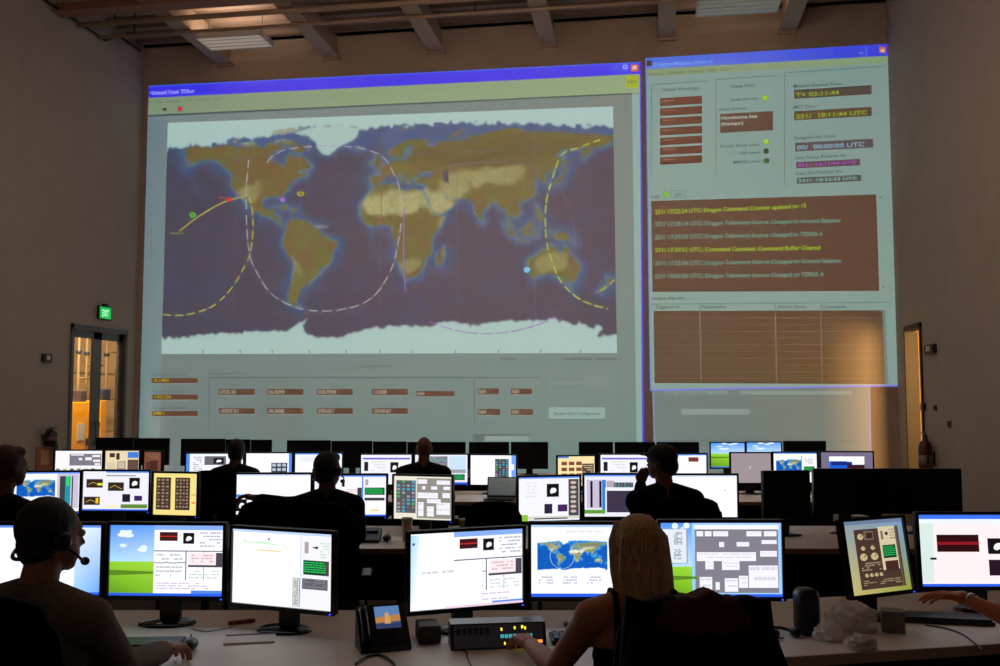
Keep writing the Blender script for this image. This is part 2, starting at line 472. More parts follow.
# openings on the side walls
pa, pb = at_x(71, 323, XL), at_x(127, 331, XL)
LD0, LD1, LDH = pa.y, pb.y, (pa.z + pb.z) / 2
pa, pb = at_x(921.5, 322, XR), at_x(905, 318, XR)
RD0, RD1, RDH = pa.y, pb.y, pa.z
T = 0.14
struct(MB().box(XL - 0.3, XR + 0.3, Y0, W + 0.3, -0.2, 0).build('floor', M_FLOOR))
struct(MB().box(XL - T, XR + T, W, W + 0.2, 0, HD + 0.3).build('wall_back', M_BACK))
def side_wall(name, X, sgn, d0, d1, dh):
    m = MB()
    a, b = (X - T, X) if sgn < 0 else (X, X + T)
    m.box(a, b, Y0, d0, 0, HD + 0.3); m.box(a, b, d1, W, 0, HD + 0.3); m.box(a, b, d0, d1, dh, HD + 0.3)
    return struct(m.build(name, M_WALL))
side_wall('wall_left', XL, -1, LD0, LD1, LDH)
side_wall('wall_right', XR, 1, RD0, RD1, RDH)
# corrugated deck, ribs running across the room
m = MB(); prof = []
y = Y0
while y < W:
    prof += [(y, 0), (y + 0.13, 0), (y + 0.17, 0.07), (y + 0.30, 0.07)]
    y += 0.34
prof = [(min(a, W), b) for a, b in prof] + [(W, 0)]
vs = []; fs = []
for yy, dz in prof:
    vs += [(XL - T, yy, HD + dz), (XR + T, yy, HD + dz)]
for i in range(len(prof) - 1):
    fs.append((2 * i, 2 * i + 1, 2 * i + 3, 2 * i + 2))
m.add(vs, fs); m.box(XL - T, XR + T, Y0, W + 0.2, HD + 0.2, HD + 0.3)
struct(m.build('ceiling', M_DECK))
# joists: closed tapered channel beams ending at the projection wall
jx = [at_y(px, py, W).x for px, py in ((226, 61), (332.5, 56), (437, 52), (549, 45), (666, 39), (787, 30))]
step = (jx[-1] - jx[0]) / 5
jx = [jx[0] - 2 * step, jx[0] - step] + jx
ordn = ['first', 'second', 'third', 'fourth', 'fifth', 'sixth', 'seventh', 'eighth', 'ninth', 'tenth', 'eleventh', 'twelfth', 'thirteenth', 'fourteenth', 'fifteenth', 'sixteenth', 'seventeenth', 'eighteenth']
for i, x in enumerate(jx):
    if x < XL + 0.3:
        continue
    j = thing('ceiling_joist', 'pale steel ceiling joist running to the projection wall, %s from the left' % ordn[i - (0 if jx[0] > XL + .3 else (1 if jx[1] > XL + .3 else 2))], 'ceiling joist', (x, W, HJ), 0, 'ceiling joists')
    MB().box(-0.09, 0.09, Y0 - W, 0, 0.02, HD - HJ).build('web', M_JOIST, j)
    MB().box(-0.15, 0.15, Y0 - W, 0, 0, 0.02).build('bottom_flange', M_JOIST, j)
    MB().box(-0.17, 0.17, -0.05, 0, -0.05, 0.0).build('wall_seat', M_JOIST, j)
# girder across the room, in front of the last bay
gz = at_h(240, 2, HJ - 0.03)
g = thing('ceiling_girder', 'reddish brown steel girder crossing under the ceiling at the top left', 'girder', (XL, gz.y, HJ - 0.03))
LX = XR - XL
MB().box(0, LX, -0.02, 0.02, -0.42, -0.02).build('web', M_GIRD, g)
MB().box(0, LX, -0.14, 0.14, -0.02, 0).build('top_flange', M_GIRD, g)
MB().box(0, LX, -0.14, 0.14, -0.44, -0.42).build('bottom_flange', M_GIRD, g)
g.location.z = HJ + 0.4 - 0.01
g.location.y = at_h(240, 2, HJ - 0.05).y
def pipe(px, py, h, r, label, x0=XL + .1, x1=XR - .1):
    p = at_h(px, py, h)
    r0 = thing('ceiling_pipe', label, 'pipe', (x0, p.y, h))
    MB().tube([(0, 0, 0), (x1 - x0, 0, 0)], r, 10).build('pipe_run', M_JOIST, r0, True)
    m = MB()
    for x in (0.7, (x1 - x0) * .5, x1 - x0 - .7):
        m = MB().box(x - .01, x + .01, -.01, .01, r * .5, HD - h)
        m.build('hanger_rod', M_DGREY, r0)
pipe(330, 22.5, HJ - 0.035, 0.03, 'thin pale pipe hung below the joists across the ceiling')
pipe(330, 8, HJ - 0.05, 0.045, 'thicker pipe near the top edge, nearer than the thin pale pipe')
# conduit on the left wall top
cz = at_x(95, 33, XL + .05)
r0 = thing('wall_conduit', 'thin dark conduit high on the left wall below the ceiling', 'conduit', (XL + .04, at_x(60, 33, XL + .04).y, cz.z))
MB().tube([(0, 0, 0), (0, 2.2, 0), (0, 2.6, .25), (0, 3.4, .25)], 0.025, 8).build('conduit_run', M_DGREY, r0, True)
MB().box(-.04, .1, -.15, .15, -.12, .12).build('junction_box', M_DGREY, r0)
r0.location.y = min(r0.location.y, W - 3.6)

# ---------------------------------------------------------------- ceiling lights
def ceiling_light(loc, L, label, col, w=1.22, d=0.61, up=0, tilt=0):
    t = thing('ceiling_light', label, 'ceiling light', loc, 0, 'hanging troffer lights')
    t.rotation_euler.x = tilt
    m = MB().box(-w/2, w/2, -d/2, d/2, 0.03, 0.10)
    m.box(-w/2, -w/2 + .025, -d/2, d/2, -.0, 0.03).box(w/2 - .025, w/2, -d/2, d/2, 0, 0.03)
    m.box(-w/2, w/2, -d/2, -d/2 + .025, 0, 0.03).box(-w/2, w/2, d/2 - .025, d/2, 0, 0.03)
    m.build('housing', M_WHITE, t)
    MB().box(-w/2 + .025, w/2 - .025, -d/2 + .025, d/2 - .025, 0.012, 0.03).build('diffuser', mat('diffuser_%g' % L, (200, 195, 188), 0.5, emit=col, strength=L), t)
    if up:  # glowing top panel added to brighten the deck and joists
        MB().box(-w/2 + .05, w/2 - .05, -d/2 + .05, d/2 - .05, .10, .104).build('added_uplight', mat('added_uplight_%g' % up, (200, 195, 188), 0.5, emit=col, strength=up), t)
    for k in range(1, 4):
        y = -d/2 + d * k / 4
        MB().box(-w/2 + .025, w/2 - .025, y - .006, y + .006, 0.0, 0.012).build('louvre', M_WHITE, t)
    for x in (-w/2 + .1, w/2 - .1):
        MB().box(x - .004, x + .004, -.004, .004, 0.1, HD - loc[2]).build('hanger', M_DGREY, t) if not tilt else MB().box(x - .02, x + .02, -.02, .02, .1, .14).build('bracket', M_DGREY, t) and MB().tube([(x, 0, .12), (x, (HD - loc[2]) * math.sin(tilt), (HD - loc[2]) * math.cos(tilt))], .008, 6).build('hanger', M_DGREY, t)
p = at_h(235, 43, HJ - 0.12)
ceiling_light(p, 0.2, 'dim white ceiling light hung at the upper left above the map', (255, 230, 205), up=UP_L * .5)
p = at_h(738, 7, HJ - 0.12)
ceiling_light(p, 0.06, 'unlit bluish ceiling light cut by the top edge', (200, 225, 235), 1.32, 0.66, up=UP_L * .5)
k = 0
for Y in (9.8, 6.4):  # lamps added out of view, the farther line tilted to brighten the back wall
    for fx in (0.27, 0.44, 0.61, 0.77):
        ceiling_light((XL + (XR - XL) * fx, Y, 6.5 if Y > 8 else HJ - 0.14), LAMP_L * (2.3 if Y > 8 else 0.3), 'added warm ceiling light out of view above the picture, %s from the left in the %s line' % (ordn[k % 4], 'farther' if Y > 8 else 'nearer'), (255, 226, 202), up=UP_L, tilt=.95 if Y > 8 else 0)
        k += 1

# ---------------------------------------------------------------- doors and the lit spaces behind them
M_GLASS = bpy.data.materials.new('door_glass'); M_GLASS.use_nodes = True
nt = M_GLASS.node_tree; nt.nodes.clear()
o_ = nt.nodes.new('ShaderNodeOutputMaterial'); mx = nt.nodes.new('ShaderNodeMixShader'); tr = nt.nodes.new('ShaderNodeBsdfTransparent'); gl = nt.nodes.new('ShaderNodeBsdfGlossy')
tr.inputs[0].default_value = (.92, .93, .9, 1); gl.inputs['Roughness'].default_value = 0.03
mx.inputs[0].default_value = 0.06
nt.links.new(tr.outputs[0], mx.inputs[1]); nt.links.new(gl.outputs[0], mx.inputs[2]); nt.links.new(mx.outputs[0], o_.inputs[0])
def door_frame(name, X, s, y0, y1, h, M_ALU=M_ALU):
    t = struct(thing(name, 'x', 'x', (X, y0, 0)))
    del t['label']; del t['category']
    w = y1 - y0
    for a, b in ((0, .06), (w - .06, w)):
        MB().box(-T if s < 0 else -.03, .03 if s < 0 else T, a, b, 0, h).build('jamb', M_ALU, t)
    MB().box(-T if s < 0 else -.03, .03 if s < 0 else T, 0, w, h - .08, h).build('head', M_ALU, t)
    return t
t = door_frame('door_1', XL, -1, LD0, LD1, LDH)
w = LD1 - LD0
for k in range(2):
    y0 = .06 + k * (w - .12) / 2; y1 = y0 + (w - .12) / 2
    st = 0.13
    m = MB().box(-.09, -.045, y0, y0 + st, .01, LDH - .09).box(-.09, -.045, y1 - st, y1, .01, LDH - .09)
    m.box(-.09, -.045, y0, y1, .01, .26).box(-.09, -.045, y0, y1, LDH - .22, LDH - .09)
    l = m.build('door_leaf', M_ALU, t)
    MB().box(-.07, -.063, y0 + st, y1 - st, .26, LDH - .22).build('pane', M_GLASS, l)
    yh = y1 - .06 if k == 0 else y0 + .06
    MB().tube([(-.04, yh, .95), (0, yh, .95), (0, yh, 1.35), (-.04, yh, 1.35)], .012, 8).build('handle', M_DGREY, l, True)
# room behind the left door
M_WARM = mat('warm_wall', (225, 195, 150), 0.8)
m = MB()
ax0, ax1, ay0, ay1 = XL - 5.2, XL - T, LD0 - 2.0, LD1 + 5.5
struct(MB().box(ax0 - .1, ax0, ay0, ay1, 0, 4.2).build('wall_side_room_far', M_WARM))
struct(MB().box(ax0, ax1, ay1, ay1 + .1, 0, 4.2).build('wall_side_room_end', M_WARM))
struct(MB().box(ax0, ax1, ay0 - .1, ay0, 0, 4.2).build('wall_side_room_near', M_WARM))
struct(MB().box(ax0, ax1, ay0, ay1, 4.2, 4.3).build('ceiling_side_room', M_WARM))
struct(MB().box(ax0, XL - .3, ay0, ay1, -.2, 0).build('floor_side_room', mat('side_floor', (120, 110, 95), .6)))
ld = bpy.data.lights.new('side_room_lamp', 'AREA'); ld.energy = LEFT_ROOM_W; ld.color = (1, .80, .52); ld.size = 1.2
lo = bpy.data.objects.new('side_room_lamp', ld); COL.objects.link(lo); lo.location = (XL - .55, (LD0 + LD1) / 2 + .4, 4.0); lo.rotation_euler = Vector((-1, .35, -.75)).to_track_quat('-Z', 'Y').to_euler()
tag(lo, 'ceiling lamp of the bright room behind the glass doors', 'lamp')
def seen(px, py, dist):            # point beyond the left door on the ray through a pixel, dist behind the wall plane
    return at_x(px, py, XL - dist)
c0, c1 = seen(72, 402, 1.2), seen(89, 402, 1.2)
t = thing('storage_cabinet', 'bright yellow steel cabinet seen through the left leaf of the glass doors', 'cabinet', (c0.x, c0.y, 0))
cw, ch = c1.y - c0.y, c0.z
M_YEL = mat('yellow_enamel', (245, 165, 15), 0.45)
MB().rbox(-.5, .0, 0, cw, .03, ch, .02).build('body', M_YEL, t)
MB().box(.0, .015, cw * .35, cw * .75, ch - .75, ch - .42).build('notice', M_WHITE, t)
MB().box(.0, .03, cw * .85, cw * .93, ch * .5, ch * .58).build('latch', M_DGREY, t)
MB().box(-.45, -.05, .05, cw - .05, 0, .03).build('plinth', M_DGREY, t)
c0, c1 = seen(101, 400, 1.2), seen(107, 400, 1.2)
t = thing('storage_cabinet', 'narrow yellow steel cabinet seen through the right leaf of the glass doors', 'cabinet', (c0.x, c0.y, 0))
cw = c1.y - c0.y
MB().rbox(-.5, .0, 0, cw, .03, c0.z, .02).build('body', M_YEL, t)
MB().box(-.45, -.05, .03, cw - .03, 0, .03).build('plinth', M_DGREY, t)
for i, (px, py, wpx, col) in enumerate(((81, 398, 6, (70, 60, 70)), (104, 398, 8, (50, 50, 80)))):
    a, b = seen(px - wpx / 2, py, 1.35), seen(px + wpx / 2, py, 1.35)
    h0 = at_x(px, 402 if i == 0 else 400, XL - 1.2).z
    MBo = MB().rbox(a.x - .14, a.x + .06, a.y, b.y, h0 + .002, h0 + .22, .02)
    tag(MBo.build('tool_case', mat('case%d' % i, col, .5)), ['small dark case lying on the wide yellow cabinet', 'small blue case lying on the narrow yellow cabinet'][i], 'case')
for i, px in enumerate((78, 86, 106)):
    a = seen(px, 380, (1.75, 1.9, 1.8)[i])
    t = thing('utility_pipe', ['pale vertical pipe at the far left behind the glass doors', 'pale vertical pipe beside the door stile behind the glass doors', 'pale vertical pipe seen through the right door leaf'][i], 'pipe', (a.x, a.y, 0), 0, 'pipes behind the glass doors')
    MB().tube([(0, 0, 0), (0, 0, 4.19)], .028, 10).build('pipe_run', mat('tan_pipe', (150, 125, 95), .6), t, True)
    MB().tube([(0, 0, 2.2 + .3 * i), (0, .6, 2.2 + .3 * i)], .02, 8).build('branch', mat('tan_pipe', (150, 125, 95), .6), t, True)
    MB().lathe([(.06, 0), (.06, .06)], 12, (0, 0, 2.7)).build('collar', M_DGREY, t, True)
sa = seen(72, 360, 2.8); sb = seen(118, 360, 2.8)
t = thing('wall_shelf', 'metal shelf rack in the bright room behind the glass doors', 'shelf', (sa.x, sa.y, 0))
for z in (1.0, 1.75, 2.35):
    MB().box(-.4, 0, 0, sb.y - sa.y, z, z + .04).build('shelf_board', mat('shelf_tan', (170, 140, 100), .6), t)
for y in (0, sb.y - sa.y):
    MB().box(-.05, 0, y - .02, y + .02, 0, 2.5).build('upright', M_ALU, t)

# right door: opening with a bright corridor behind
M_DOOR = mat('dark_door_frame', (46, 38, 34), .6)
t = door_frame('door_2', XR, 1, RD0, RD1, RDH, M_DOOR)
m = MB(); w2 = RD1 - RD0
l = MB().box(T + .0, T + .045, w2 - .02, w2 + .8, .01, RDH - .09).build('door_leaf', M_DOOR, t)
MB().tube([(T + .045, w2 + .72, 1.05), (T + .1, w2 + .72, 1.05), (T + .1, w2 + .58, 1.05)], .012, 8).build('handle', M_DGREY, l, True)
m = MB()
bx0, bx1, by0, by1 = XR + T, XR + 2.6, 10.5, 19.5
M_WARM2 = mat('corridor_paint', (230, 190, 120), 0.8)
struct(MB().box(bx1, bx1 + .1, by0, by1, 0, 3.8).build('wall_corridor_far', M_WARM2))
struct(MB().box(bx0, bx1, by1, by1 + .1, 0, 3.8).build('wall_corridor_end', M_WARM2))
struct(MB().box(bx0, bx1, by0 - .1, by0, 0, 3.8).build('wall_corridor_near', M_WARM2))
struct(MB().box(bx0, bx1, by0, by1, 3.8, 3.9).build('ceiling_corridor', M_WARM2))
struct(MB().box(XR + .3, bx1, by0, by1, -.2, 0).build('floor_corridor', mat('side_floor', (120, 110, 95), .6)))
ld = bpy.data.lights.new('corridor_lamp', 'AREA'); ld.energy = RIGHT_DOOR_W; ld.color = (1, .58, .2); ld.size = 1.5
lo = bpy.data.objects.new('corridor_lamp', ld); COL.objects.link(lo); lo.location = (XR + 1.3, 13.2, 2.6)
lo.rotation_euler = (Vector((XR - .2, 16.6, 1.0)) - Vector(lo.location)).to_track_quat('-Z', 'Y').to_euler()
tag(lo, 'warm lamp in the corridor beyond the right doorway', 'lamp')

# ---------------------------------------------------------------- things on the side walls
p = at_x(103, 313, XL)
t = thing('exit_sign', 'green glowing exit sign above the glass doors', 'exit sign', (XL, p.y, p.z))
hw = .20
MB().rbox(0.0, .05, -hw, hw, -.125, .125, .01).build('sign_case', M_DGREY, t)
pc = Pic(lambda u, v, l: (.0505 + .001 * l, -hw + .02 + u * (2 * hw - .04), .105 - v * .21))
pc.rect(0, 0, 1, 1, (20, 170, 70), 0)
pc.text('EXIT', .2, .82, .8, .82, .62, (190, 255, 210), 1)
pc.build('sign_face', M_SCREEN, t)
MB().box(-.0, .08, -.05, .05, .125, .16).build('mount', M_DGREY, t)
def wall_box(name, px, py, X, wpx, hpx, label, cat, m, d=.06, inner=None):
    p = at_x(px, py, X)
    z = zof(p)
    a, b = at_x(px - wpx / 2, py, X), at_x(px + wpx / 2, py, X)
    hw = max(.03, abs(a.y - b.y) / 2); hh = hpx * z / F_PX / 2
    t = thing(name, label, cat, (X, p.y, p.z))
    s = 1 if X < 0 else -1
    x0, x1 = sorted((0, s * d))
    MB().rbox(x0, x1, -hw, hw, -hh, hh, .006).build('cover', m, t)
    if inner:
        x0, x1 = sorted((s * d, s * (d + .015)))
        MB().box(x0, x1, -hw * .5, hw * .35, -hh * .5, hh * .6).build('lens', inner, t)
    return t
M_PLATE = mat('dark_plate', (40, 22, 18), .5)
wall_box('fire_strobe', 45, 358, XL, 8, 8, 'dark red fire alarm strobe on the left wall beside the glass doors', 'alarm', M_PLATE, .06, M_WHITE)
wall_box('fire_strobe', 932.5, 349, XR, 9, 9, 'dark red fire alarm strobe on the right wall', 'alarm', M_PLATE, .06, M_WHITE)
wall_box('alarm_pull', 924.5, 407, XR, 3, 8, 'small black and red wall station right beside the open doorway', 'wall switch', M_BLACK, .04, M_RED)
wall_box('light_switch', 936, 408, XR, 2, 6, 'narrow dark switch on the right wall below the strobe', 'wall switch', M_DGREY, .02, M_BLACK)
wall_box('light_switch', 950, 424, XR, 3, 7, 'dark switch plate on the right wall, farthest from the doorway', 'wall switch', M_DGREY, .02, M_BLACK)
def extinguisher(px, py_top, py_bot, X, label, col):
    p0, p1 = at_x(px, py_top, X), at_x(px, py_bot, X)
    s = 1 if X < 0 else -1
    h = p0.z - p1.z
    t = thing('fire_extinguisher', label, 'fire extinguisher', (X + s * .13, p0.y, p1.z))
    r = .1
    MB().lathe([(r * .8, 0), (r, .03), (r, h * .68), (r * .75, h * .78), (r * .3, h * .84), (r * .28, h * .88)], 20).build('cylinder', mat('ext_' + label[:6], col, .35), t, True)
    MB().box(-.03, .03, -.03, .03, h * .87, h * .93).box(-.015, .015, -.03, .13, h * .92, h * .95).build('valve', M_DGREY, t)
    MB().box(-.012, .012, -.02, .15, h * .965, h).build('lever', M_BLACK, t)
    MB().tube([(0, .03, h * .9), (0, -.12, h * .86), (0, -.14, h * .6), (0, -.11, h * .35)], .014, 8).build('hose', M_BLACK, t, True)
    MB().box(-s * .14 if s > 0 else .02, -.02 if s > 0 else .13, -.03, .03, h * .3, h * .6).build('bracket', M_DGREY, t)
    MB().lathe([(r * 1.003, h * .3), (r * 1.003, h * .52)], 20).build('label_band', mat('band_grey', (120, 105, 98), .6), t, True)
extinguisher(934, 432, 480, XR, 'red fire extinguisher hanging on the right wall below the switches', (88, 14, 12))
extinguisher(44, 427, 446.5, XL, 'small dark fire extinguisher on the left wall near the glass doors', (25, 18, 16))
p0, p1 = at_x(36, 447, XL), at_x(51, 470, XL)
t = thing('notice_board', 'small reddish notice with dark frame on the left wall', 'notice', (XL, p0.y, p1.z))
MB().box(0, .03, 0, p1.y - p0.y, 0, p0.z - p1.z).build('board', mat('notice_red', (170, 95, 70), .7), t)
MB().box(0, .05, p1.y - p0.y, p1.y - p0.y + .1, -.02, p0.z - p1.z + .02).build('side_frame', M_BLACK, t)
MB().box(.03, .035, .2 * (p1.y - p0.y), .7 * (p1.y - p0.y), .1, .35).build('paper', mat('notice_tan', (205, 150, 115), .7), t)
# ---------------------------------------------------------------- projected pictures on the back wall (flat light on the wall)
SUB = (72, 58, 46)
def wall_place(px, py, l):
    p = at_y(px, py, W)
    return (p.x, W - 0.003 - 0.003 * l, p.z)
G = (112, 124, 120); GD = (84, 94, 92); FLD = (98, 72, 58); CYA = (128, 158, 150)
# ---- left window: world map
p = Pic(wall_place, SUB)
def ty(x): return 86 - (x - 149) * 24 / 491.0        # title bar top edge
def lx(y): return 149 - (y - 86) * 10 / 354.0        # left edge
def rx(y): return 640 + (y - 62) * 4.5 / 380.0       # right edge
p.poly([(149, 86), (lx(475), 475), (rx(475), 475), (640, 62)], [(118, 132, 132), (110, 124, 122), (112, 136, 128), (116, 128, 122)], 0)
p.poly([(149, 86), (lx(97), 98), (640.5, 74), (640, 62)], (48, 62, 222), 1)
p.poly([(149, 86), (149, 87.3), (640, 63.3), (640, 62)], (70, 100, 225), 2)
p.poly([(lx(98), 98), (lx(116), 116), (641, 93), (640.5, 74)], [(128, 146, 118), (130, 146, 120), (140, 164, 124), (140, 164, 124)], 1)
p.poly([(lx(115), 115), (lx(117), 117.2), (632, 94.5), (632, 93)], GD, 2)
p.poly([(lx(118), 118), (lx(475), 475), (159, 475), (167.5, 122)], [(106, 124, 132), (112, 136, 136), (122, 142, 140), (112, 128, 132)], 1)
p.poly([(632, 94), (637, 475), (rx(475) - 2.5, 475), (640, 94)], (136, 166, 158), 1)
p.poly([(639.7, 62), (rx(475) - 2.2, 475), (rx(475), 475), (641.2, 62)], (62, 50, 205), 2)
p.text('Ground Track TDR.vi', 151.5, 95, 194, 93, 4, (170, 175, 235), 3)
for s_, a, b in (('File', 149, 153), ('Edit', 155, 163), ('Operate', 166, 180), ('Tools  Window', 184, 210), ('Help', 214, 220)):
    p.text(s_, a, 103.6 - (a - 149) * .049, b, 103.6 - (b - 149) * .049, 2.6, (92, 104, 84), 3)
p.disc(165, 109.5, 2.2, 1.6, (72, 74, 60), 3); p.poly([(162, 109.3), (162, 109.9), (168, 109.7), (168, 109.0)], (72, 74, 60), 4)
p.disc(180.5, 109, 2.6, 2.2, (190, 60, 60), 3); p.frame(177.5, 105.8, 184, 112, .5, (100, 110, 90), 2)
# window buttons
for x, c in ((611.5, (58, 76, 225)), (621, (70, 90, 225)), (631, (205, 105, 60))):
    y = ty(x)
    p.poly([(x, y + 2.6), (x, y + 9.4), (x + 7.5, y + 9), (x + 7.5, y + 2.2)], c, 3)
p.text('_', 613, 68.6, 617, 68.4, 3.5, (190, 205, 240), 4)
p.frame(623, 65.2, 627.5, 69, .7, (190, 205, 240), 4)
p.text('x', 632.6, 69.5, 637, 69.2, 5, (235, 225, 215), 4)
p.poly([(626, 76), (626, 88), (638.5, 87.6), (638.5, 75.5)], (158, 172, 28), 3)
p.text('LEO', 627.5, 83.5, 637, 83.2, 3, (40, 110, 110), 4)
# the map lies straight in the wall plane
q = [Vector(wall_place(a, b, 1)) for a, b in ((168, 123), (613, 106.5), (617, 353), (161.5, 354))]
save = p.place
p.place = lambda s, t, l: tuple((q[0] * (1 - s) + q[1] * s) * (1 - t) + (q[3] * (1 - s) + q[2] * s) * t - Vector((0, .003 * (l - 1), 0)))
draw_map(p, lambda s, t: (s, t), 400, 210, False, 1)
for lonk in (-120, -60, 0, 60, 120):
    s = (lonk + 180) / 360
    p.rect(s - .0007, .08, s + .0007, .87, (104, 100, 106), 2)
for latk in (-60, 0, 60):
    t_ = (90 - latk) / 180
    p.rect(.0, t_ - .001, 1, t_ + .001, (98, 96, 104), 2)
p.place = save
def spl(pts, n=14):
    out = []
    P_ = [pts[0]] + list(pts) + [pts[-1]]
    for i in range(1, len(P_) - 2):
        a, b, c, d = P_[i - 1:i + 3]
        for k in range(n):
            t = k / n
            out.append(tuple(0.5 * (2 * b[j] + (c[j] - a[j]) * t + (2 * a[j] - 5 * b[j] + 4 * c[j] - d[j]) * t * t + (3 * b[j] - a[j] - 3 * c[j] + d[j]) * t ** 3) for j in (0, 1)))
    return out + [pts[-1]]
YT, WT, VT, YG = (168, 164, 66), (158, 156, 162), (150, 110, 178), (160, 180, 60)
p.line(spl([(164, 314.5), (178, 315.5), (195, 313), (215, 305), (232, 288), (243, 270), (250, 255), (253, 235), (253, 215), (250, 197)]), 1.3, YT, 4, 6)
p.line(spl([(249, 160), (246.5, 190), (247, 225), (250, 255), (257, 272), (268, 290), (280, 300), (298, 308), (318, 311), (340, 310), (362, 304), (378, 292), (392, 268), (398, 245), (402, 215), (400, 190), (392, 170), (380, 155), (352, 146)]), 1.1, WT, 4, 7)
p.line(spl([(267, 163), (275, 155), (290, 149), (325, 146), (352, 147)]), 1.0, WT, 4, 7)
p.line(spl([(180, 231), (200, 216), (225, 202), (248, 196)]), 1.0, YT, 4)
p.line(spl([(408, 175), (404, 220), (404, 260), (407, 290), (416, 308), (436, 324), (470, 333), (500, 333), (530, 327), (552, 318), (566, 300), (574, 260), (572, 220), (560, 190), (540, 170), (500, 162), (450, 166), (425, 178)]), .7, (118, 96, 128), 4, 4)
p.line(spl([(430, 322), (455, 330), (480, 333.5), (510, 332), (535, 326), (556, 317)]), 1.0, VT, 5, 7)
p.line(spl([(404, 210), (404, 250), (405, 292)]), .9, (135, 105, 165), 5)
p.line(spl([(600, 140), (578, 148), (562, 155), (552, 180), (546, 205), (546, 235), (550, 255), (560, 280), (575, 296), (590, 304), (608, 309)]), 1.3, YG, 4, 6)
p.line(spl([(600, 291), (608, 286), (614, 280)]), 1.2, YT, 4, 6)
p.disc(193, 215, 3.2, 2.9, (96, 175, 60), 5); p.disc(193, 215, 1.1, 1, (60, 90, 60), 6)
p.disc(230, 200, 2.3, 2, (205, 60, 50), 5); p.poly([(219, 197), (219, 198), (229, 199.5), (229, 198)], (170, 80, 60), 5)
p.disc(301, 194, 3.6, 2.3, (170, 165, 40), 5); p.disc(301, 194, 1.8, 1.1, (80, 75, 70), 6)
p.disc(283, 200, 2.4, 2, (165, 85, 215), 5)
p.disc(527, 270, 3.2, 2.8, (110, 185, 220), 5)
p.text('TDRS W', 170, 235, 185, 234.4, 2.6, (140, 140, 80), 5)
p.text('TDRS E', 316, 228.3, 329, 228, 2.4, (150, 150, 150), 5)
# side scale and lower scale
for y in (199, 275, 296):
    p.rect(162, y, 166, y + .8, (130, 140, 140), 4)
p.text('Latitude', 151.5, 255, 151.6, 254.9, .1, GD, 3)
for y in range(228, 258, 4):
    p.rect(150.5, y, 152.6, y + 2.2, (100, 116, 112), 3)
p.text('Longitude', 360, 367.5, 392, 367, 3.2, (86, 98, 92), 3)
for x in (203, 240, 272, 309, 346, 380, 412, 455, 498, 540, 580):
    p.rect(x, 350, x + 1.2, 353, (96, 118, 112), 4)
p.dashes(500, 357.5, 620, 362, 1, (98, 112, 106), 5, .6)
# read-outs
def fld(x0, y0, x1, y1, s_, c):
    p.rect(x0, y0, x1, y1, FLD, 2)
    p.rect(x0, y1, x1, y1 + .8, (136, 150, 144), 2)
    w = min(x1 - x0 - 2, 2.3 * len(s_))
    p.text(s_, x0 + 1, y1 - 1.3, x0 + 1 + w, y1 - 1.4, (y1 - y0) * .62, c, 3)
YL = (170, 165, 40); WH = (165, 165, 150)
for i, (y, s_, lab) in enumerate(((378, '-5.1483', 'Dragon Latitude'), (394.5, '-143.126', 'Dragon Longitude'), (411, '348.1', 'Dragon Altitude'))):
    fld(152, y, 198, y + 5.2, s_, YL)
    p.text(lab, 153, y - 2.2, 186, y - 2.4, 2.6, (84, 96, 90), 3)
p.text('Orbital Parameters (km, s)', 209, 374.6, 247, 374.2, 2.6, (84, 96, 90), 3)
for x0, y0, x1, y1 in ((209, 377, 470, 377.9), (209, 377, 209.8, 432), (474, 377.2, 541, 378), (474, 377, 474.8, 424)):
    p.rect(x0, y0, x1, y1, (86, 98, 92), 3)
V = ['6725.36', '26.4294', '358.7004', '1.5688', '-3507.51', '30.3682', '290.651', '-2768.67']
for i, x in enumerate((219, 267.5, 317, 372)):
    fld(x, 389, x + 36, 395, V[i], WH)
    fld(x, 408, x + 36, 414, V[4 + i], WH)
    p.text('Value', x + 12, 386.5, x + 22, 386.4, 2.2, (92, 104, 98), 3)
    p.text('Value', x + 12, 405.5, x + 22, 405.4, 2.2, (92, 104, 98), 3)
fld(416.5, 391, 454.5, 396.5, 'NaN', WH)
for x in (478, 511):
    fld(x, 388.5, x + 21, 394.5, 'NaN', WH)
    fld(x, 409, x + 22, 415, 'NaN', WH)
p.rect(547, 374, 616, 390.5, (120, 140, 132), 2); p.frame(553, 375.5, 610, 389, .6, (98, 112, 106), 3)
p.text('Event Log', 555, 380.5, 584, 380, 2.8, (92, 108, 100), 4); p.text('History File', 555, 387.6, 584, 387, 2.8, (92, 108, 100), 4)
p.rect(548, 406.5, 606, 419.5, (142, 168, 160), 2); p.frame(548, 406.5, 606, 419.5, .7, (98, 112, 106), 3)
p.text('Enable Alert Configuration', 554, 415, 601, 414.8, 3, (88, 104, 98), 4)
p.rect(473, 434, 530, 441, (98, 112, 106), 2); p.rect(485, 436, 529, 441, (138, 156, 150), 3)
p.rect(258, 380, 300, 440, (114, 126, 120), 1)
o = p.build('projected_window', M_PROJ)
tag(o, 'large projected window with a world map and orbit tracks on the back wall', 'projection')

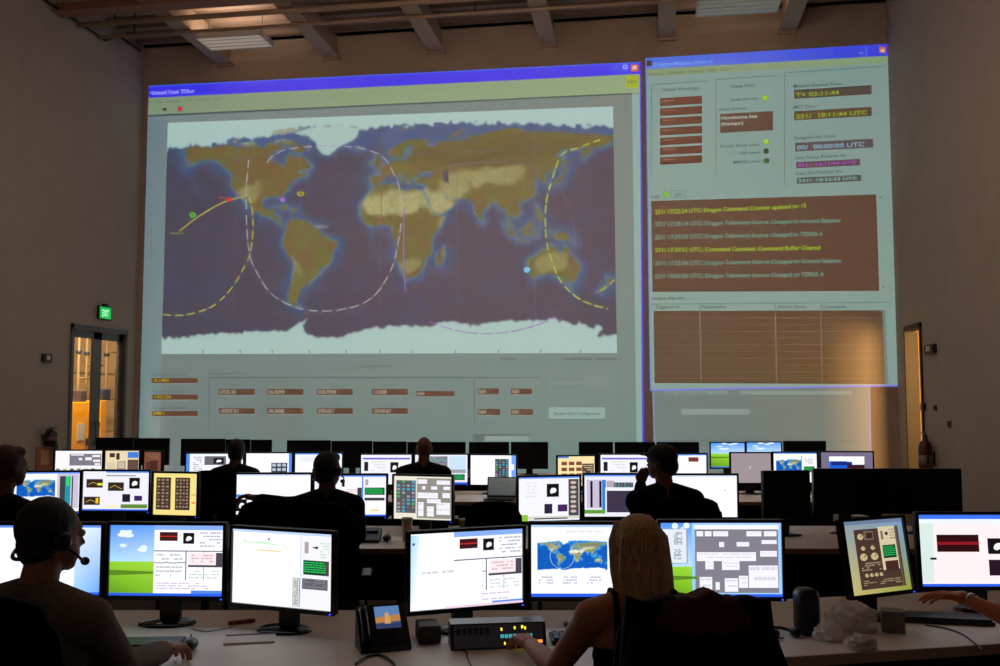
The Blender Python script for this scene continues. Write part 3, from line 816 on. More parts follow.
# ---- lower window showing from behind the right one
p = Pic(wall_place, SUB)
p.poly([(652, 386), (655, 480), (872, 480), (870, 384)], [(108, 124, 120), (108, 128, 126), (108, 124, 116), (108, 122, 112)], 0)
p.poly([(652, 386), (655, 480), (657, 480), (654, 386)], (120, 138, 160), 1)
p.poly([(868.5, 384), (870.5, 480), (872, 480), (870, 384)], (115, 130, 175), 1)
p.rect(664, 391, 728, 394.5, (126, 144, 138), 1); p.rect(740, 391, 852, 394.5, (130, 148, 140), 1)
p.text('Script send command', 665, 394, 706, 393.8, 2.4, (100, 112, 108), 2)
p.poly([(681, 409), (681, 414.5), (748, 414.5), (751, 411.5), (748, 409)], (132, 150, 142), 1)
p.rect(659, 440, 862, 440.8, (90, 104, 98), 1)
o = p.build('projected_window', M_PROJ)
tag(o, 'plain greenish grey projected window below the alarm table', 'projection')

# ---- right window: telemetry log
p = Pic(lambda a, b, l: wall_place(a, b, l + 2), SUB)
def ry(x, y0):       # lines of the window rise to the right, less so lower down
    k = 0.0585 * (388 - y0) / 330.0 + .012
    return y0 - (x - 645) * k
def rq(x0, y0, x1, y1, col, l=1):
    p.poly([(x0, ry(x0, y0)), (x0, ry(x0, y1)), (x1, ry(x1, y1)), (x1, ry(x1, y0))], col, l)
def rt(s_, x0, y, x1, h, col, l=4):
    p.text(s_, x0, ry(x0, y), x1, ry(x1, y), h, col, l)
p.poly([(645.5, 58.5), (650, 391), (897.5, 386), (888, 44)], [(124, 152, 146), (132, 160, 148), (132, 156, 146), (124, 146, 140)], 0)
p.poly([(645.5, 58.5), (645.6, 69.5), (888.3, 56), (888, 44)], [(72, 110, 215), (84, 120, 215), (64, 72, 205), (60, 70, 215)], 1)
p.poly([(645.6, 69.5), (645.8, 77), (888.5, 63), (888.3, 56)], [(126, 148, 112), (126, 146, 112), (132, 152, 116), (132, 156, 118)], 1)
p.poly([(645.5, 58.5), (650, 391), (651, 391), (646.5, 58.5)], (100, 120, 215), 2)
p.poly([(650, 389.5), (650, 391), (897.5, 386.3), (897.4, 384.8)], (120, 120, 225), 2)
p.rect(646.5, 60.8, 652, 66.5, (70, 50, 48), 3)
p.text('Dragon Mission Control', 654, 66.8, 712, 63.5, 4, (120, 155, 228), 3)
p.text('_', 859, 53, 863, 52.8, 4, (190, 205, 240), 3); p.rect(866, 47, 866.6, 56, (120, 140, 220), 3)
p.rect(879, 47, 885.5, 53, (190, 110, 75), 3); p.text('x', 880.4, 52.4, 884.2, 52.2, 4, (230, 215, 200), 4)
for s_, a, b in (('Options', 648, 663), ('Global', 669, 683), ('Connect', 689, 703), ('Help', 708, 716), ('Exit', 721, 729)):
    rt(s_, a, 76.2 - 0, b, 2.7, (88, 100, 78))
TX = (66, 84, 78)
# group boxes
def gb(x0, y0, x1, y1):
    rq(x0, y0, x1, y0 + .8, (92, 112, 106), 2); rq(x0, y0, x0 + .8, y1, (92, 112, 106), 2)
gb(651, 85, 710, 178); gb(715.5, 84, 775, 178); gb(784, 82, 882, 192)
rt('Global Warnings', 661.5, 93, 698.5, 3.2, TX); rt('Data Path', 731, 94, 755, 3.2, TX)
for i in range(7):
    rq(660, 99.5 + i * 9.75 + (.4 if i else 0), 702, 107.4 + i * 9.75, (100, 64, 50), 2)
    rq(663, 101.8 + i * 9.75, 675, 103 + i * 9.75, (140, 112, 96), 3)
def led(x, y, c):
    p.disc(x, y, 3.2, 3.2, (100, 120, 112), 3); p.disc(x, y, 2.7, 2.7, c, 4)
led(765, 98.3, (160, 195, 20)); led(766, 142, (160, 195, 20)); led(766, 151.3, (62, 82, 50)); led(766.3, 161, (78, 92, 52))
rt('Data Server:', 730, 106.8, 759, 3.0, TX); rt('Data Source:', 719, 115.8, 747, 3.0, TX)
rq(720, 118.8, 773, 137.6, (92, 72, 60), 2)
rt('Hawthorne Site', 721, 124.5, 757, 3.4, (170, 180, 168)); rt('(hawpr)', 721, 130.4, 743, 3.4, (170, 180, 168))
rt('Proxy Data Live?', 720, 152.2, 760, 3.0, TX); rt('GSI Live?', 739, 160, 760, 3.0, TX); rt('MRDS Live?', 733, 168.5, 760, 3.0, TX)
def clock(lab, x0, x1, yl, y0, y1, s_, xe, col, bg=(84, 74, 66), le=None):
    rt(lab, x0, yl, le or x0 + 50, 3.2, TX)
    rq(x0 + 1, y0, x1, y1, bg, 2)
    rt(s_, x0 + 2.5, y1 - 1.6, xe, (y1 - y0) * .5, col)
clock('Mission Elapsed Time:', 793, 871.5, 97.6, 99.6, 108.4, 'T+ 03:11:44', 839, (140, 165, 50), le=842)
clock('MET Time:', 793, 871.5, 118.2, 120.5, 129.3, '231/  18:11:44 UTC', 867, (145, 170, 45), (92, 74, 60), 816)
clock('Dragon Life Time:', 794, 873, 148, 151.1, 159.7, '00/  00:00:00 UTC', 864, (130, 165, 185), (92, 82, 82), 836)
clock('Last Proxy Receive At:', 795, 860, 167.2, 170, 176.1, '231/  18:11:43 UTC', 856, (165, 75, 185), (92, 74, 76), 846)
clock('Last Ext Packet At:', 795.5, 861, 182.4, 185.3, 191.3, '231/  18:33:33 UTC', 857, (125, 180, 165), (84, 82, 78), 842)
rt('Log', 651, 198.5, 659, 3.4, TX); led(666, 194.8, (120, 185, 30))
p.frame(670.5, 190.5, 685.5, 198, .6, (92, 112, 106), 3); p.text('quit', 674.5, 196, 682, 195.8, 3.2, TX, 4)
p.poly([(651, 201.2), (652.5, 292), (879, 291), (876, 194.6)], (92, 70, 57), 2)
LOGC = (105, 150, 132); LOGY = (150, 178, 20)
LOG = [('231/ 17:22:24 UTC: Dragon Command Counter updated to: 15', 214.5, 208, 806, LOGY),
       ('231/ 17:28:14 UTC: Dragon Telemetry Source Changed to Ground Stations', 226.5, 222.5, 840, LOGC),
       ('231/ 17:30:29 UTC: Dragon Telemetry Source Changed to TDRSS A', 239.5, 236, 823, LOGC),
       ('231/ 17:37:51 UTC: Command Canceled: Command Buffer Cleared', 252.5, 249.7, 820, LOGY),
       ('231/ 17:55:56 UTC: Dragon Telemetry Source Changed to Ground Stations', 265.5, 262.8, 841, LOGC),
       ('231/ 18:06:05 UTC: Dragon Telemetry Source Changed to TDRSS A', 278.5, 276.3, 824, LOGC)]
for s_, ya, yb, xe, c in LOG:
    p.text(s_, 655, ya, xe, yb, 4.4, c, 4)
p.disc(880, 197.5, 1.2, .9, (60, 78, 70), 3); p.disc(883, 287, 1.2, .9, (60, 78, 70), 3)
p.text('Active Alarms', 652, 300.3, 684, 299.5, 3.4, TX, 4)
p.poly([(652, 303.8), (652, 304.5), (890, 302.8), (890, 302.1)], (92, 112, 106), 2)
for s_, a, b in (('Triggered at:', 655, 680), ('Parameter', 701, 727), ('Alarm State', 777, 806), ('Comments', 821, 846)):
    p.text(s_, a, 308.6, b, 308.2, 3.4, TX, 4)
p.poly([(653.5, 311), (654.5, 383), (885.5, 384.2), (882.5, 310.3)], [(92, 72, 58), (90, 74, 58), (92, 78, 52), (92, 74, 56)], 2)
LN = (120, 104, 86)
for i in range(1, 11):
    y = 311 + i * 6.7
    p.poly([(653.6, y), (653.6, y + .7), (884, y + .7), (884, y)], LN if i % 2 else (112, 96, 80), 3)
for x in (699, 774.5, 820):
    p.poly([(x, 304), (x + 1.6, 383.5), (x + 2.5, 383.5), (x + .9, 304)], (128, 118, 100), 4)
p.poly([(882, 310), (885, 384), (888, 384), (885, 310)], (112, 122, 116), 3)
o = p.build('projected_window', M_PROJ)
tag(o, 'tall projected window with mission clocks, command log and empty alarm table', 'projection')
# ---------------------------------------------------------------- desks
DH = 0.74
M_PROJ.cycles.emission_sampling = 'NONE'
def P2(px, z):
    """floor point under image column px at forward distance z"""
    q = at(px, HORIZON, z)
    return Vector((q.x, q.y, 0))
def desk(px0, px1, z0, z1, label, rot=0.0, edge=M_WOOD, panel=True):
    zc = (z0 + z1) / 2
    xa = (px0 - CX) / F_PX * zc; xb = (px1 - CX) / F_PX * zc
    c = FWD * zc + RGT * ((xa + xb) / 2)
    w, d = xb - xa, z1 - z0
    t = thing('desk', label, 'desk', (c.x, c.y, 0), YAW + rot)
    MB().box(-w/2, w/2, -d/2 + .012, d/2, DH - .035, DH).build('tabletop', M_TOP, t)
    MB().box(-w/2, w/2, -d/2, -d/2 + .012, DH - .035, DH).build('edge_band', edge, t)
    if panel:
        MB().box(-w/2 + .05, w/2 - .05, d/2 - .06, d/2 - .04, .18, DH - .035).build('modesty_panel', M_PANEL, t)
    n = max(2, int(round(w / 1.6)) + 1)
    for k in range(n):
        x = -w/2 + .08 + (w - .16) * k / (n - 1)
        for y in (-d/2 + .1, d/2 - .09):
            MB().box(x - .025, x + .025, y - .025, y + .025, 0, DH - .035).build('leg', M_DGREY, t)
    return t
desk(-150, 700, 3.42, 4.52, 'long white desk in the foreground below the front monitors', edge=M_TOP)
# right front desk turned a little, its front edge shows
a, b = at_h(775, 658, DH), at_h(1000, 644, DH)
dirv = (b - a).normalized(); nrm = Vector((-dirv.y, dirv.x, 0))
dw, dd = 2.3, 0.98
cc = a + dirv * (dw / 2 + .03) + nrm * (dd / 2)
t = thing('desk', 'white desk at the lower right carrying crumpled paper', 'desk', (cc.x, cc.y, 0), math.atan2(dirv.y, dirv.x))
MB().box(-dw/2, dw/2, -dd/2 + .015, dd/2, DH - .04, DH).build('tabletop', M_TOP, t)
MB().box(-dw/2, dw/2, -dd/2, -dd/2 + .015, DH - .04, DH).build('edge_band', mat('pale_edge', (196, 172, 150), .5), t)
MB().box(-dw/2 + .05, dw/2 - .05, dd/2 - .06, dd/2 - .04, .18, DH - .04).build('modesty_panel', M_PANEL, t)
for x in (-dw/2 + .08, dw/2 - .08):
    for y in (-dd/2 + .1, dd/2 - .09):
        MB().box(x - .025, x + .025, y - .025, y + .025, 0, DH - .04).build('leg', M_DGREY, t)
MB().box(-.35, .35, -.15, dd/2 - .1, DH - .3, DH - .04).build('drawer_unit', M_PANEL, t)
desk(-40, 420, 6.38, 7.55, 'long desk of the second row, left of the gap, with wooden edge')
desk(445, 1010, 6.38, 7.55, 'long desk of the second row, right of the gap, with wooden edge')
desk(20, 552, 9.35, 10.5, 'long desk of the third row on the left')
desk(555, 900, 9.35, 10.5, 'long desk of the third row on the right')
desk(85, 560, 12.2, 13.2, 'long desk of the farthest row on the left')
desk(570, 840, 12.2, 13.2, 'long desk of the farthest row on the right')

# ---------------------------------------------------------------- what the screens show
WHT = (238, 240, 250); PNK = (236, 226, 228); LG = (200, 200, 208); DG = (60, 58, 66); BLU = (40, 90, 220); BLK = (18, 16, 20); GRN = (40, 170, 80); CRM = (236, 228, 206)
def bliss(p, u0, v0, u1, v1, hz=.52):
    vm = v0 + (v1 - v0) * hz
    p.poly([(u0, v0), (u0, vm), (u1, vm), (u1, v0)], [(70, 140, 235), (165, 210, 245), (185, 215, 245), (90, 150, 238)], 2)
    p.poly([(u0, vm), (u0, v1), (u1, v1), (u1, vm)], [(140, 200, 50), (90, 140, 25), (115, 175, 35), (150, 205, 60)], 2)
    p.poly([(u0, vm + .12 * (v1 - v0)), (u0, vm + .2 * (v1 - v0)), (u1, vm + .17 * (v1 - v0)), (u1, vm + .14 * (v1 - v0))], (85, 130, 30), 3)
    rnd = random.Random(int(u0 * 97 + v1 * 13))
    for k in range(7):
        cu, cv = rnd.uniform(u0 + .08 * (u1 - u0), u1 - .12 * (u1 - u0)), v0 + (vm - v0) * rnd.uniform(.05, .8)
        for q in range(3):
            p.disc(cu + rnd.uniform(-.04, .04) * (u1 - u0), cv, (u1 - u0) * rnd.uniform(.04, .09), (vm - v0) * rnd.uniform(.03, .07), (222, 236, 250), 3)
def video(p, u0, v0, u1, v1):
    p.rect(u0, v0, u1, v1, BLK, 3)
    w, h = u1 - u0, v1 - v0
    p.disc(u0 + w * .55, v0 + h * .5, w * .25, h * .2, (240, 240, 240), 4)
    p.disc(u0 + w * .4, v0 + h * .6, w * .14, h * .16, (225, 225, 228), 5)
def console(p, u0, v0, u1, v1, seed=0):
    w, h = u1 - u0, v1 - v0
    def R(a, b, c, d, col, l=3): p.rect(u0 + a * w, v0 + b * h, u0 + c * w, v0 + d * h, col, l)
    R(0, 0, 1, 1, WHT, 2); R(0, 0, 1, .07, (130, 165, 235))
    R(.08, .1, .34, .23, (60, 20, 24)); R(.08, .155, .34, .17, (190, 40, 40), 4)
    video(p, u0 + .42 * w, v0 + .11 * h, u0 + .58 * w, v0 + .27 * h)
    p.dashes(u0 + .66 * w, v0 + .1 * h, u0 + .98 * w, v0 + .34 * h, 5, (170, 170, 180), seed)
    R(0, .37, 1, .385, (90, 90, 100)); R(.46, .38, .475, .8, (90, 90, 100)); R(0, .54, .46, .552, (90, 90, 100)); R(.72, .385, .73, .8, (130, 130, 140))
    p.dashes(u0 + .04 * w, v0 + .42 * h, u0 + .42 * w, v0 + .78 * h, 6, (185, 185, 195), seed + 1)
    R(.5, .4, .93, .58, (238, 222, 226)); R(.9, .4, .99, .6, (70, 66, 76)); R(.5, .58, .99, .61, (70, 66, 76))
    p.dashes(u0 + .55 * w, v0 + .43 * h, u0 + .86 * w, v0 + .56 * h, 3, (205, 165, 175), seed + 2)
    p.dashes(u0 + .52 * w, v0 + .66 * h, u0 + .95 * w, v0 + .8 * h, 3, (195, 205, 200), seed + 3)
    p.dashes(u0 + .05 * w, v0 + .84 * h, u0 + .8 * w, v0 + .95 * h, 3, (200, 175, 200), seed + 4)
    R(.55, .95, 1, 1, (80, 130, 220))
def schematic(p, u0, v0, u1, v1, bg=(120, 118, 126), seed=3, blocks=None):
    p.rect(u0, v0, u1, v1, bg, 2)
    w, h = u1 - u0, v1 - v0
    for a, b, c, d in blocks or ((.02, .03, .1, .11), (.12, .03, .2, .11), (.22, .03, .4, .11), (.62, .03, .8, .11), (.83, .03, .98, .11), (.29, .2, .35, .28), (.5, .2, .65, .27), (.8, .17, .98, .23), (.78, .34, .98, .43), (.02, .36, .73, .5), (.12, .5, .22, .63), (.32, .5, .53, .64), (.64, .57, .99, .92), (.05, .75, .2, .98), (.24, .83, .29, .95), (.35, .77, .51, .98), (.52, .73, .63, .92)):
        p.rect(u0 + a * w, v0 + b * h, u0 + c * w, v0 + d * h, (232, 230, 238), 3)
        p.dashes(u0 + (a + .01) * w, v0 + (b + .02) * h, u0 + (c - .01) * w, v0 + (d - .02) * h, 2, (205, 203, 214), seed, .35, 4)
def strips(p, u0, v0, u1, v1, n, bg=DG):
    p.rect(u0, v0, u1, v1, bg, 3)
    rnd = random.Random(n)
    w = (u1 - u0) / n
    for i in range(n):
        for k in range(9):
            c = rnd.choice([(150, 150, 160), (90, 90, 100), (60, 160, 190), (70, 170, 90), (120, 118, 128)])
            p.rect(u0 + (i + .2) * w, v0 + (v1 - v0) * (k + .15) / 9, u0 + (i + .8) * w, v0 + (v1 - v0) * (k + .75) / 9, c, 4)
def greenbox(p, u0, v0, u1, v1, l=3):
    p.rect(u0, v0, u1, v1, (20, 60, 40), l)
    p.dashes(u0 + .01, v0 + .02, u1 - .02, v1 - .02, 5, (40, 190, 90), 4, .55, l + 1, .9)
def taskbar(p, c=BLU): p.rect(0, .965, 1, 1, c, 4)
def topbar(p, u0=0, c=(90, 140, 240)): p.rect(u0, 0, 1, .035, c, 4)

def s_front_a(p):
    p.rect(0, 0, 1, 1, WHT, 1); p.poly([(.78, 0), (.78, 1), (1, 1), (1, 0)], [(225, 235, 250), (150, 200, 240), (90, 160, 235), (205, 220, 245)], 2); topbar(p); taskbar(p)
def s_front_b(p):
    bliss(p, 0, 0, .39, 1); console(p, .39, 0, 1, .97, 3); taskbar(p)
def s_front_c(p):
    p.rect(0, 0, 1, 1, (240, 242, 246), 1); topbar(p, 0, (185, 205, 240))
    p.rect(.69, .02, 1, 1, (230, 230, 236), 2); p.rect(.69, .02, .695, .95, (150, 180, 230), 3)
    p.poly([(.1, .12), (.16, .17), (.3, .15), (.45, .18), (.5, .2), (.3, .18), (.12, .18)], (185, 235, 190), 3)
    p.rect(.25, .26, .5, .28, (235, 205, 160), 3); p.rect(.0, .3, .3, .303, (215, 215, 200), 3); p.rect(.36, .1, .38, .13, (120, 130, 140), 3)
    p.rect(.73, .12, .77, .27, (165, 155, 155), 3); p.poly([(.8, .19), (.86, .21), (.86, .17)], BLK, 3); p.dashes(.88, .12, .98, .34, 6, (180, 210, 180), 3)
    greenbox(p, .72, .36, .97, .55); p.rect(.94, .36, .97, .55, (90, 60, 60), 5)
    p.rect(.71, .6, .96, .74, (96, 92, 100), 3); p.dashes(.72, .61, .95, .73, 4, (130, 126, 134), 5, .4, 4)
    p.rect(.62, .6, .69, .98, (205, 210, 205), 3); p.frame(.62, .6, .69, .98, .006, (130, 130, 130), 4); p.dashes(.635, .62, .675, .96, 14, (110, 115, 112), 6, .6, 4)
def s_front_d(p):
    p.rect(0, 0, 1, 1, (242, 244, 248), 1); p.poly([(0, .02), (0, .9), (.05, .9), (.08, .02)], [(150, 205, 240), (200, 225, 245), (240, 244, 248), (200, 225, 245)], 2)
    p.dashes(.1, .5, .5, .55, 1, (205, 205, 205), 3, .7); p.rect(.02, .12, .04, .15, (40, 80, 150), 3)
    console(p, .38, 0, 1, 1, 9); p.rect(.38, .4, .63, .97, (240, 243, 247), 6)
    p.rect(.3, .97, 1, 1, (225, 200, 220), 7)
def s_front_e(p):
    p.rect(0, 0, 1, 1, WHT, 1); topbar(p, 0, (170, 200, 245)); p.rect(.02, .04, .66, .98, (240, 240, 248), 2)
    p.dashes(.2, .09, .6, .12, 1, (200, 200, 210), 2, .5)
    draw_map(p, lambda s, t: (.05 + .58 * s, .2 + .46 * t), 130, 66, True, 3)
    for k in range(3):
        p.dashes(.06 + .2 * k, .72, .18 + .2 * k, .84, 3, (170, 175, 185), k, .5)
    p.line([(.255 + .1 * math.cos(a * .2), .44 + .17 * math.sin(a * .2)) for a in range(-4, 22)], .005, (150, 200, 235), 6)
    bliss(p, .67, .0, 1, .96, .55); p.rect(.0, .955, 1, 1, BLU, 4)
def s_front_f(p):
    bliss(p, 0, 0, .3, .96, .62); p.rect(0, .08, .22, .55, (215, 222, 232), 4); p.frame(0, .08, .22, .55, .006, (90, 110, 140), 5)
    p.dashes(.11, .13, .18, .3, 9, (100, 105, 115), 2, .6, 5); p.dashes(.11, .36, .17, .5, 7, (110, 115, 125), 4, .6, 5)
    p.rect(.26, .0, 1, .97, (150, 195, 245), 2); p.rect(.28, .03, .98, .09, (232, 235, 245), 3); schematic(p, .285, .09, .975, .95, (124, 120, 132)); taskbar(p)
def s_front_g(p):
    p.poly([(0, 0), (0, 1), (1, 1), (1, 0)], [(150, 165, 175), (205, 190, 120), (150, 160, 60), (120, 160, 200)], 1); p.rect(0, 0, 1, .05, (110, 130, 160), 2)
    p.rect(.16, .12, .86, .94, (76, 54, 46), 3); p.rect(.56, .1, .84, .7, (222, 205, 170), 4); p.rect(.86, .1, .9, .94, (90, 66, 52), 4)
    for cu, cv, r in ((.25, .22, .05), (.26, .5, .06), (.44, .5, .06), (.27, .38, .035), (.43, .38, .035), (.27, .75, .03), (.35, .75, .03), (.43, .75, .03), (.51, .75, .03)):
        p.disc(cu, cv, r, r * .85, (205, 185, 140), 5); p.line([(cu, cv), (cu + r * .6, cv - r * .5)], .012, (70, 50, 40), 6)
    p.rect(.31, .15, .47, .27, (120, 100, 88), 5); p.rect(.34, .17, .45, .25, (60, 40, 36), 6)
    p.dashes(.2, .58, .52, .7, 4, (170, 150, 120), 2, .5, 5); p.dashes(.2, .82, .84, .9, 3, (165, 145, 110), 5, .4, 5)
    greenbox(p, .59, .36, .81, .54, 5); p.rect(.6, .58, .82, .72, (70, 40, 36), 5); p.rect(.59, .16, .63, .28, (130, 115, 95), 5); p.disc(.69, .2, .025, .025, BLK, 5); p.dashes(.74, .14, .83, .3, 4, (150, 130, 100), 4, .5, 5)
def s_front_h(p):
    p.rect(0, 0, 1, 1, PNK, 1); p.rect(0, 0, 1, .06, (60, 110, 235), 2); p.rect(0, .06, 1, .12, (225, 232, 245), 2); p.poly([(0, .12), (0, .95), (.1, .95), (.12, .12)], (205, 222, 215), 2)
    p.rect(.14, .28, .48, .52, (46, 12, 16), 3); p.rect(.14, .38, .48, .42, (140, 24, 30), 4)
    video(p, .55, .33, .72, .55); p.rect(.55, .63, .69, .85, (36, 20, 34), 3); p.rect(.72, .15, .79, .55, (170, 170, 165), 3); p.rect(.8, .15, .92, .55, (225, 225, 220), 3); p.rect(.93, .15, 1, .55, (150, 150, 150), 3)
    p.rect(.78, .58, 1, .63, (235, 110, 130), 3); p.rect(.8, .7, .83, .78, (235, 225, 110), 3); p.rect(.08, .6, .13, .63, BLK, 3); taskbar(p)
def s_b1(p):
    p.rect(0, 0, 1, 1, WHT, 1); topbar(p); draw_map(p, lambda s, t: (.05 + .58 * s, .16 + .5 * t), 60, 32, True, 2)
    p.rect(.66, .04, .98, .92, (190, 185, 205), 2); p.rect(.7, .1, .78, .9, DG, 3); p.rect(.78, .1, .86, .9, (30, 140, 160), 3); p.rect(.8, .1, .84, .35, (40, 220, 60), 4); p.rect(.88, .1, .9, .9, DG, 3)
def s_b2(p):
    p.rect(0, 0, 1, 1, (226, 226, 236), 1); topbar(p, .35); p.rect(.35, .1, .8, .12, DG, 3)
    for a, b, c, d in ((.05, .2, .3, .42), (.38, .28, .62, .5), (.02, .65, .26, .86)):
        p.rect(a, b, c, d, (50, 36, 34), 3); p.line([(a + .03, b + .14), (a + .1, b + .08), (c - .03, d - .05)], .012, (190, 170, 70), 4)
    p.rect(.2, .68, .24, .82, (240, 190, 30), 4); p.rect(.22, .3, .3, .36, (210, 220, 60), 4)
    video(p, .7, .16, .86, .44); p.rect(.6, .58, .72, .78, (28, 24, 44), 3); p.rect(.78, .62, .9, .75, (60, 30, 90), 3)
    p.rect(.58, .84, .98, .94, (90, 130, 50), 3); p.rect(.35, .86, .55, .94, (235, 225, 190), 3); taskbar(p)
def s_b3(p):
    p.rect(0, 0, 1, 1, (232, 212, 130), 1)
    for u0, n in ((.06, 3), (.5, 4)):
        p.rect(u0, .1, u0 + .34, .88, (66, 48, 42), 3)
        for i in range(n):
            for k in range(9):
                p.rect(u0 + .03 + i * .3 / n, .14 + k * .08, u0 + .03 + (i + .6) * .3 / n, .18 + k * .08, [(150, 130, 100), (100, 84, 70)][(i * k + k) % 2], 4)
    p.rect(.87, .5, .99, .52, (200, 150, 60), 3); p.rect(.88, .68, .97, .72, (230, 130, 60), 3)
def s_b4(p):
    p.rect(0, 0, 1, 1, (238, 240, 246), 1); topbar(p, 0, (190, 205, 240)); p.rect(0, .5, .45, .57, (70, 120, 225), 2); p.rect(.28, .5, .45, .6, (170, 190, 220), 3); p.dashes(.1, .1, .5, .3, 3, (215, 222, 216), 3, .3)
    video(p, 0, .62, .14, .92); p.rect(.0, .92, .14, .97, (230, 230, 230), 4); p.rect(.6, .48, 1, .49, (200, 205, 212), 3)
def s_b5(p):
    p.rect(0, 0, 1, 1, (230, 230, 238), 1); topbar(p); p.rect(.38, .05, .66, .95, (244, 244, 248), 2); p.rect(.66, .0, .68, 1, (80, 130, 230), 3)
    p.rect(.38, .12, .42, .28, BLK, 3); p.rect(.4, .32, .62, .5, (240, 225, 230), 3); p.dashes(.42, .34, .6, .48, 3, (210, 170, 180), 2); p.rect(.6, .3, .66, .55, DG, 4)
    p.rect(.71, .1, .75, .24, (160, 160, 160), 3); greenbox(p, .7, .3, .98, .48); p.rect(.7, .55, .98, .62, DG, 3); p.rect(.74, .64, 1, .9, (235, 240, 250), 4); p.rect(.78, .84, .9, .88, (235, 200, 90), 5); taskbar(p)
def s_b6(p):
    p.rect(0, 0, 1, 1, (222, 216, 202), 1); strips(p, .04, .1, .38, .86, 4, (84, 80, 84))
    schematic(p, .4, .04, .99, .97, (140, 134, 128), 7, ((.02, .03, .3, .14), (.58, .05, .97, .15), (.15, .2, .25, .28), (.42, .2, .6, .28), (.78, .2, .97, .28), (.02, .36, .62, .5), (.75, .36, .97, .48), (.3, .52, .7, .62), (.04, .6, .2, .95), (.3, .7, .5, .95), (.58, .6, .97, .9)))
def s_b7(p):
    p.rect(0, 0, 1, 1, (230, 230, 240), 1); topbar(p); p.dashes(.12, .12, .3, .5, 5, (205, 205, 218), 4, .3); video(p, .46, .16, .66, .46); p.rect(.42, .62, .55, .84, (44, 34, 54), 3); p.rect(.64, .64, .8, .8, (70, 30, 90), 3)
    p.rect(.82, .06, .99, .9, (74, 66, 70), 3)
    for k in range(7):
        p.disc(.9, .14 + k * .11, .05, .035, (190, 175, 165), 4)
    p.rect(0, .86, .15, 1, (130, 190, 50), 3); p.rect(.15, .9, 1, .97, (200, 205, 190), 3); p.rect(.25, .94, .8, .97, DG, 4)
def s_b8(p):
    p.rect(0, 0, 1, 1, (222, 222, 236), 1); topbar(p); p.rect(.03, .12, .28, .8, (190, 182, 205), 2)
    for u in (.08, .2): p.rect(u, .15, u + .03, .78, BLK, 3)
    p.rect(.24, .12, .29, .86, (40, 120, 200), 3); p.rect(.0, .84, .28, .93, (90, 150, 50), 3); p.rect(.3, .14, .4, .3, (170, 160, 170), 3); strips(p, .4, .18, .66, .42, 6)
    greenbox(p, .68, .34, .98, .52); p.rect(.28, .3, .66, .92, (226, 226, 240), 5); p.rect(.3, .38, .64, .9, (58, 50, 70), 6); p.rect(.7, .1, .74, .24, (150, 150, 155), 3)
def s_b9(p):
    p.rect(0, 0, 1, 1, (238, 238, 244), 1); topbar(p, 0, (200, 212, 240)); p.dashes(.55, .1, .95, .2, 2, (220, 222, 228), 2, .25); p.disc(.84, .36, .008, .012, DG, 3)
def s_c_schem(p):
    p.rect(0, 0, 1, 1, (235, 232, 240), 1); schematic(p, .3, .1, .98, .5, (120, 116, 126), 3, ((.05, .05, .45, .15), (.3, .35, .4, .55), (.5, .3, .7, .55), (.72, .1, .97, .28), (.75, .5, .97, .7), (.8, .8, .97, .95)))
    for k in range(6):
        p.rect(.02 + k * .15, .6, .1 + k * .15, .98, [(120, 116, 126), (170, 200, 120), (90, 86, 96)][k % 3], 3)
def s_c_tan(p):
    p.rect(0, 0, 1, 1, (222, 204, 170), 1); p.rect(.12, .08, .28, .22, (70, 46, 40), 2); p.rect(.32, .08, .42, .3, (50, 40, 40), 2); p.rect(.66, .04, .98, .24, (60, 120, 210), 2); p.rect(.66, .3, .98, .98, (92, 72, 64), 2); p.rect(.36, .36, .6, .62, (190, 178, 160), 2); p.frame(.36, .36, .6, .62, .02, (110, 90, 80), 3); p.rect(.05, .4, .3, .95, (206, 190, 160), 2)
def s_c_dim(p):
    p.rect(0, 0, 1, 1, (150, 92, 74), 1); p.rect(.1, .35, .6, .9, (110, 64, 52), 2); p.rect(.35, .3, .8, .8, (92, 56, 46), 3); p.dashes(.1, .08, .9, .28, 3, (180, 130, 105), 3, .4)
def s_c_vid(p):
    p.rect(0, 0, 1, 1, (232, 234, 244), 1); p.rect(0, 0, .06, 1, (80, 130, 230), 2); p.dashes(.12, .1, .28, .6, 8, (140, 140, 150), 3); p.rect(.32, .08, .7, .38, (100, 98, 106), 3); video(p, .48, .14, .66, .34); p.rect(.34, .5, .95, .9, (244, 240, 244), 3)
def s_c_grid(p):
    p.rect(0, 0, 1, 1, (238, 238, 246), 1); p.rect(.55, .32, .9, .8, (46, 46, 58), 3)
    for i in range(3):
        for k in range(3):
            p.rect(.57 + i * .11, .35 + k * .15, .65 + i * .11, .45 + k * .15, (170, 185, 200), 4)
    p.rect(.93, 0, 1, 1, (80, 130, 230), 2)
def s_c_plain(p):
    p.rect(0, 0, 1, 1, (236, 236, 242), 1); p.rect(0, .02, .7, .05, (170, 195, 190), 2); p.rect(.66, .1, .85, .25, (120, 50, 44), 3); p.rect(.1, .1, .5, .3, (222, 226, 230), 2); topbar(p)
def s_c_win(p):
    p.rect(0, 0, 1, 1, (230, 230, 240), 1); p.rect(.03, .1, .97, .16, (110, 105, 200), 2); p.rect(.06, .24, .14, .55, (30, 26, 44), 3); video(p, .58, .25, .74, .6); p.dashes(.2, .22, .5, .8, 6, (205, 205, 215), 3, .4)
def s_c_stat(p):
    p.rect(0, 0, 1, 1, (226, 228, 242), 1); strips(p, .25, .05, .62, .5, 5, (130, 128, 140)); p.rect(.64, .05, .97, .5, (190, 215, 245), 2); p.rect(.5, .5, .97, .62, (150, 150, 160), 2); greenbox(p, .55, .66, .95, .86); p.rect(.6, .93, 1, 1, BLU, 3)
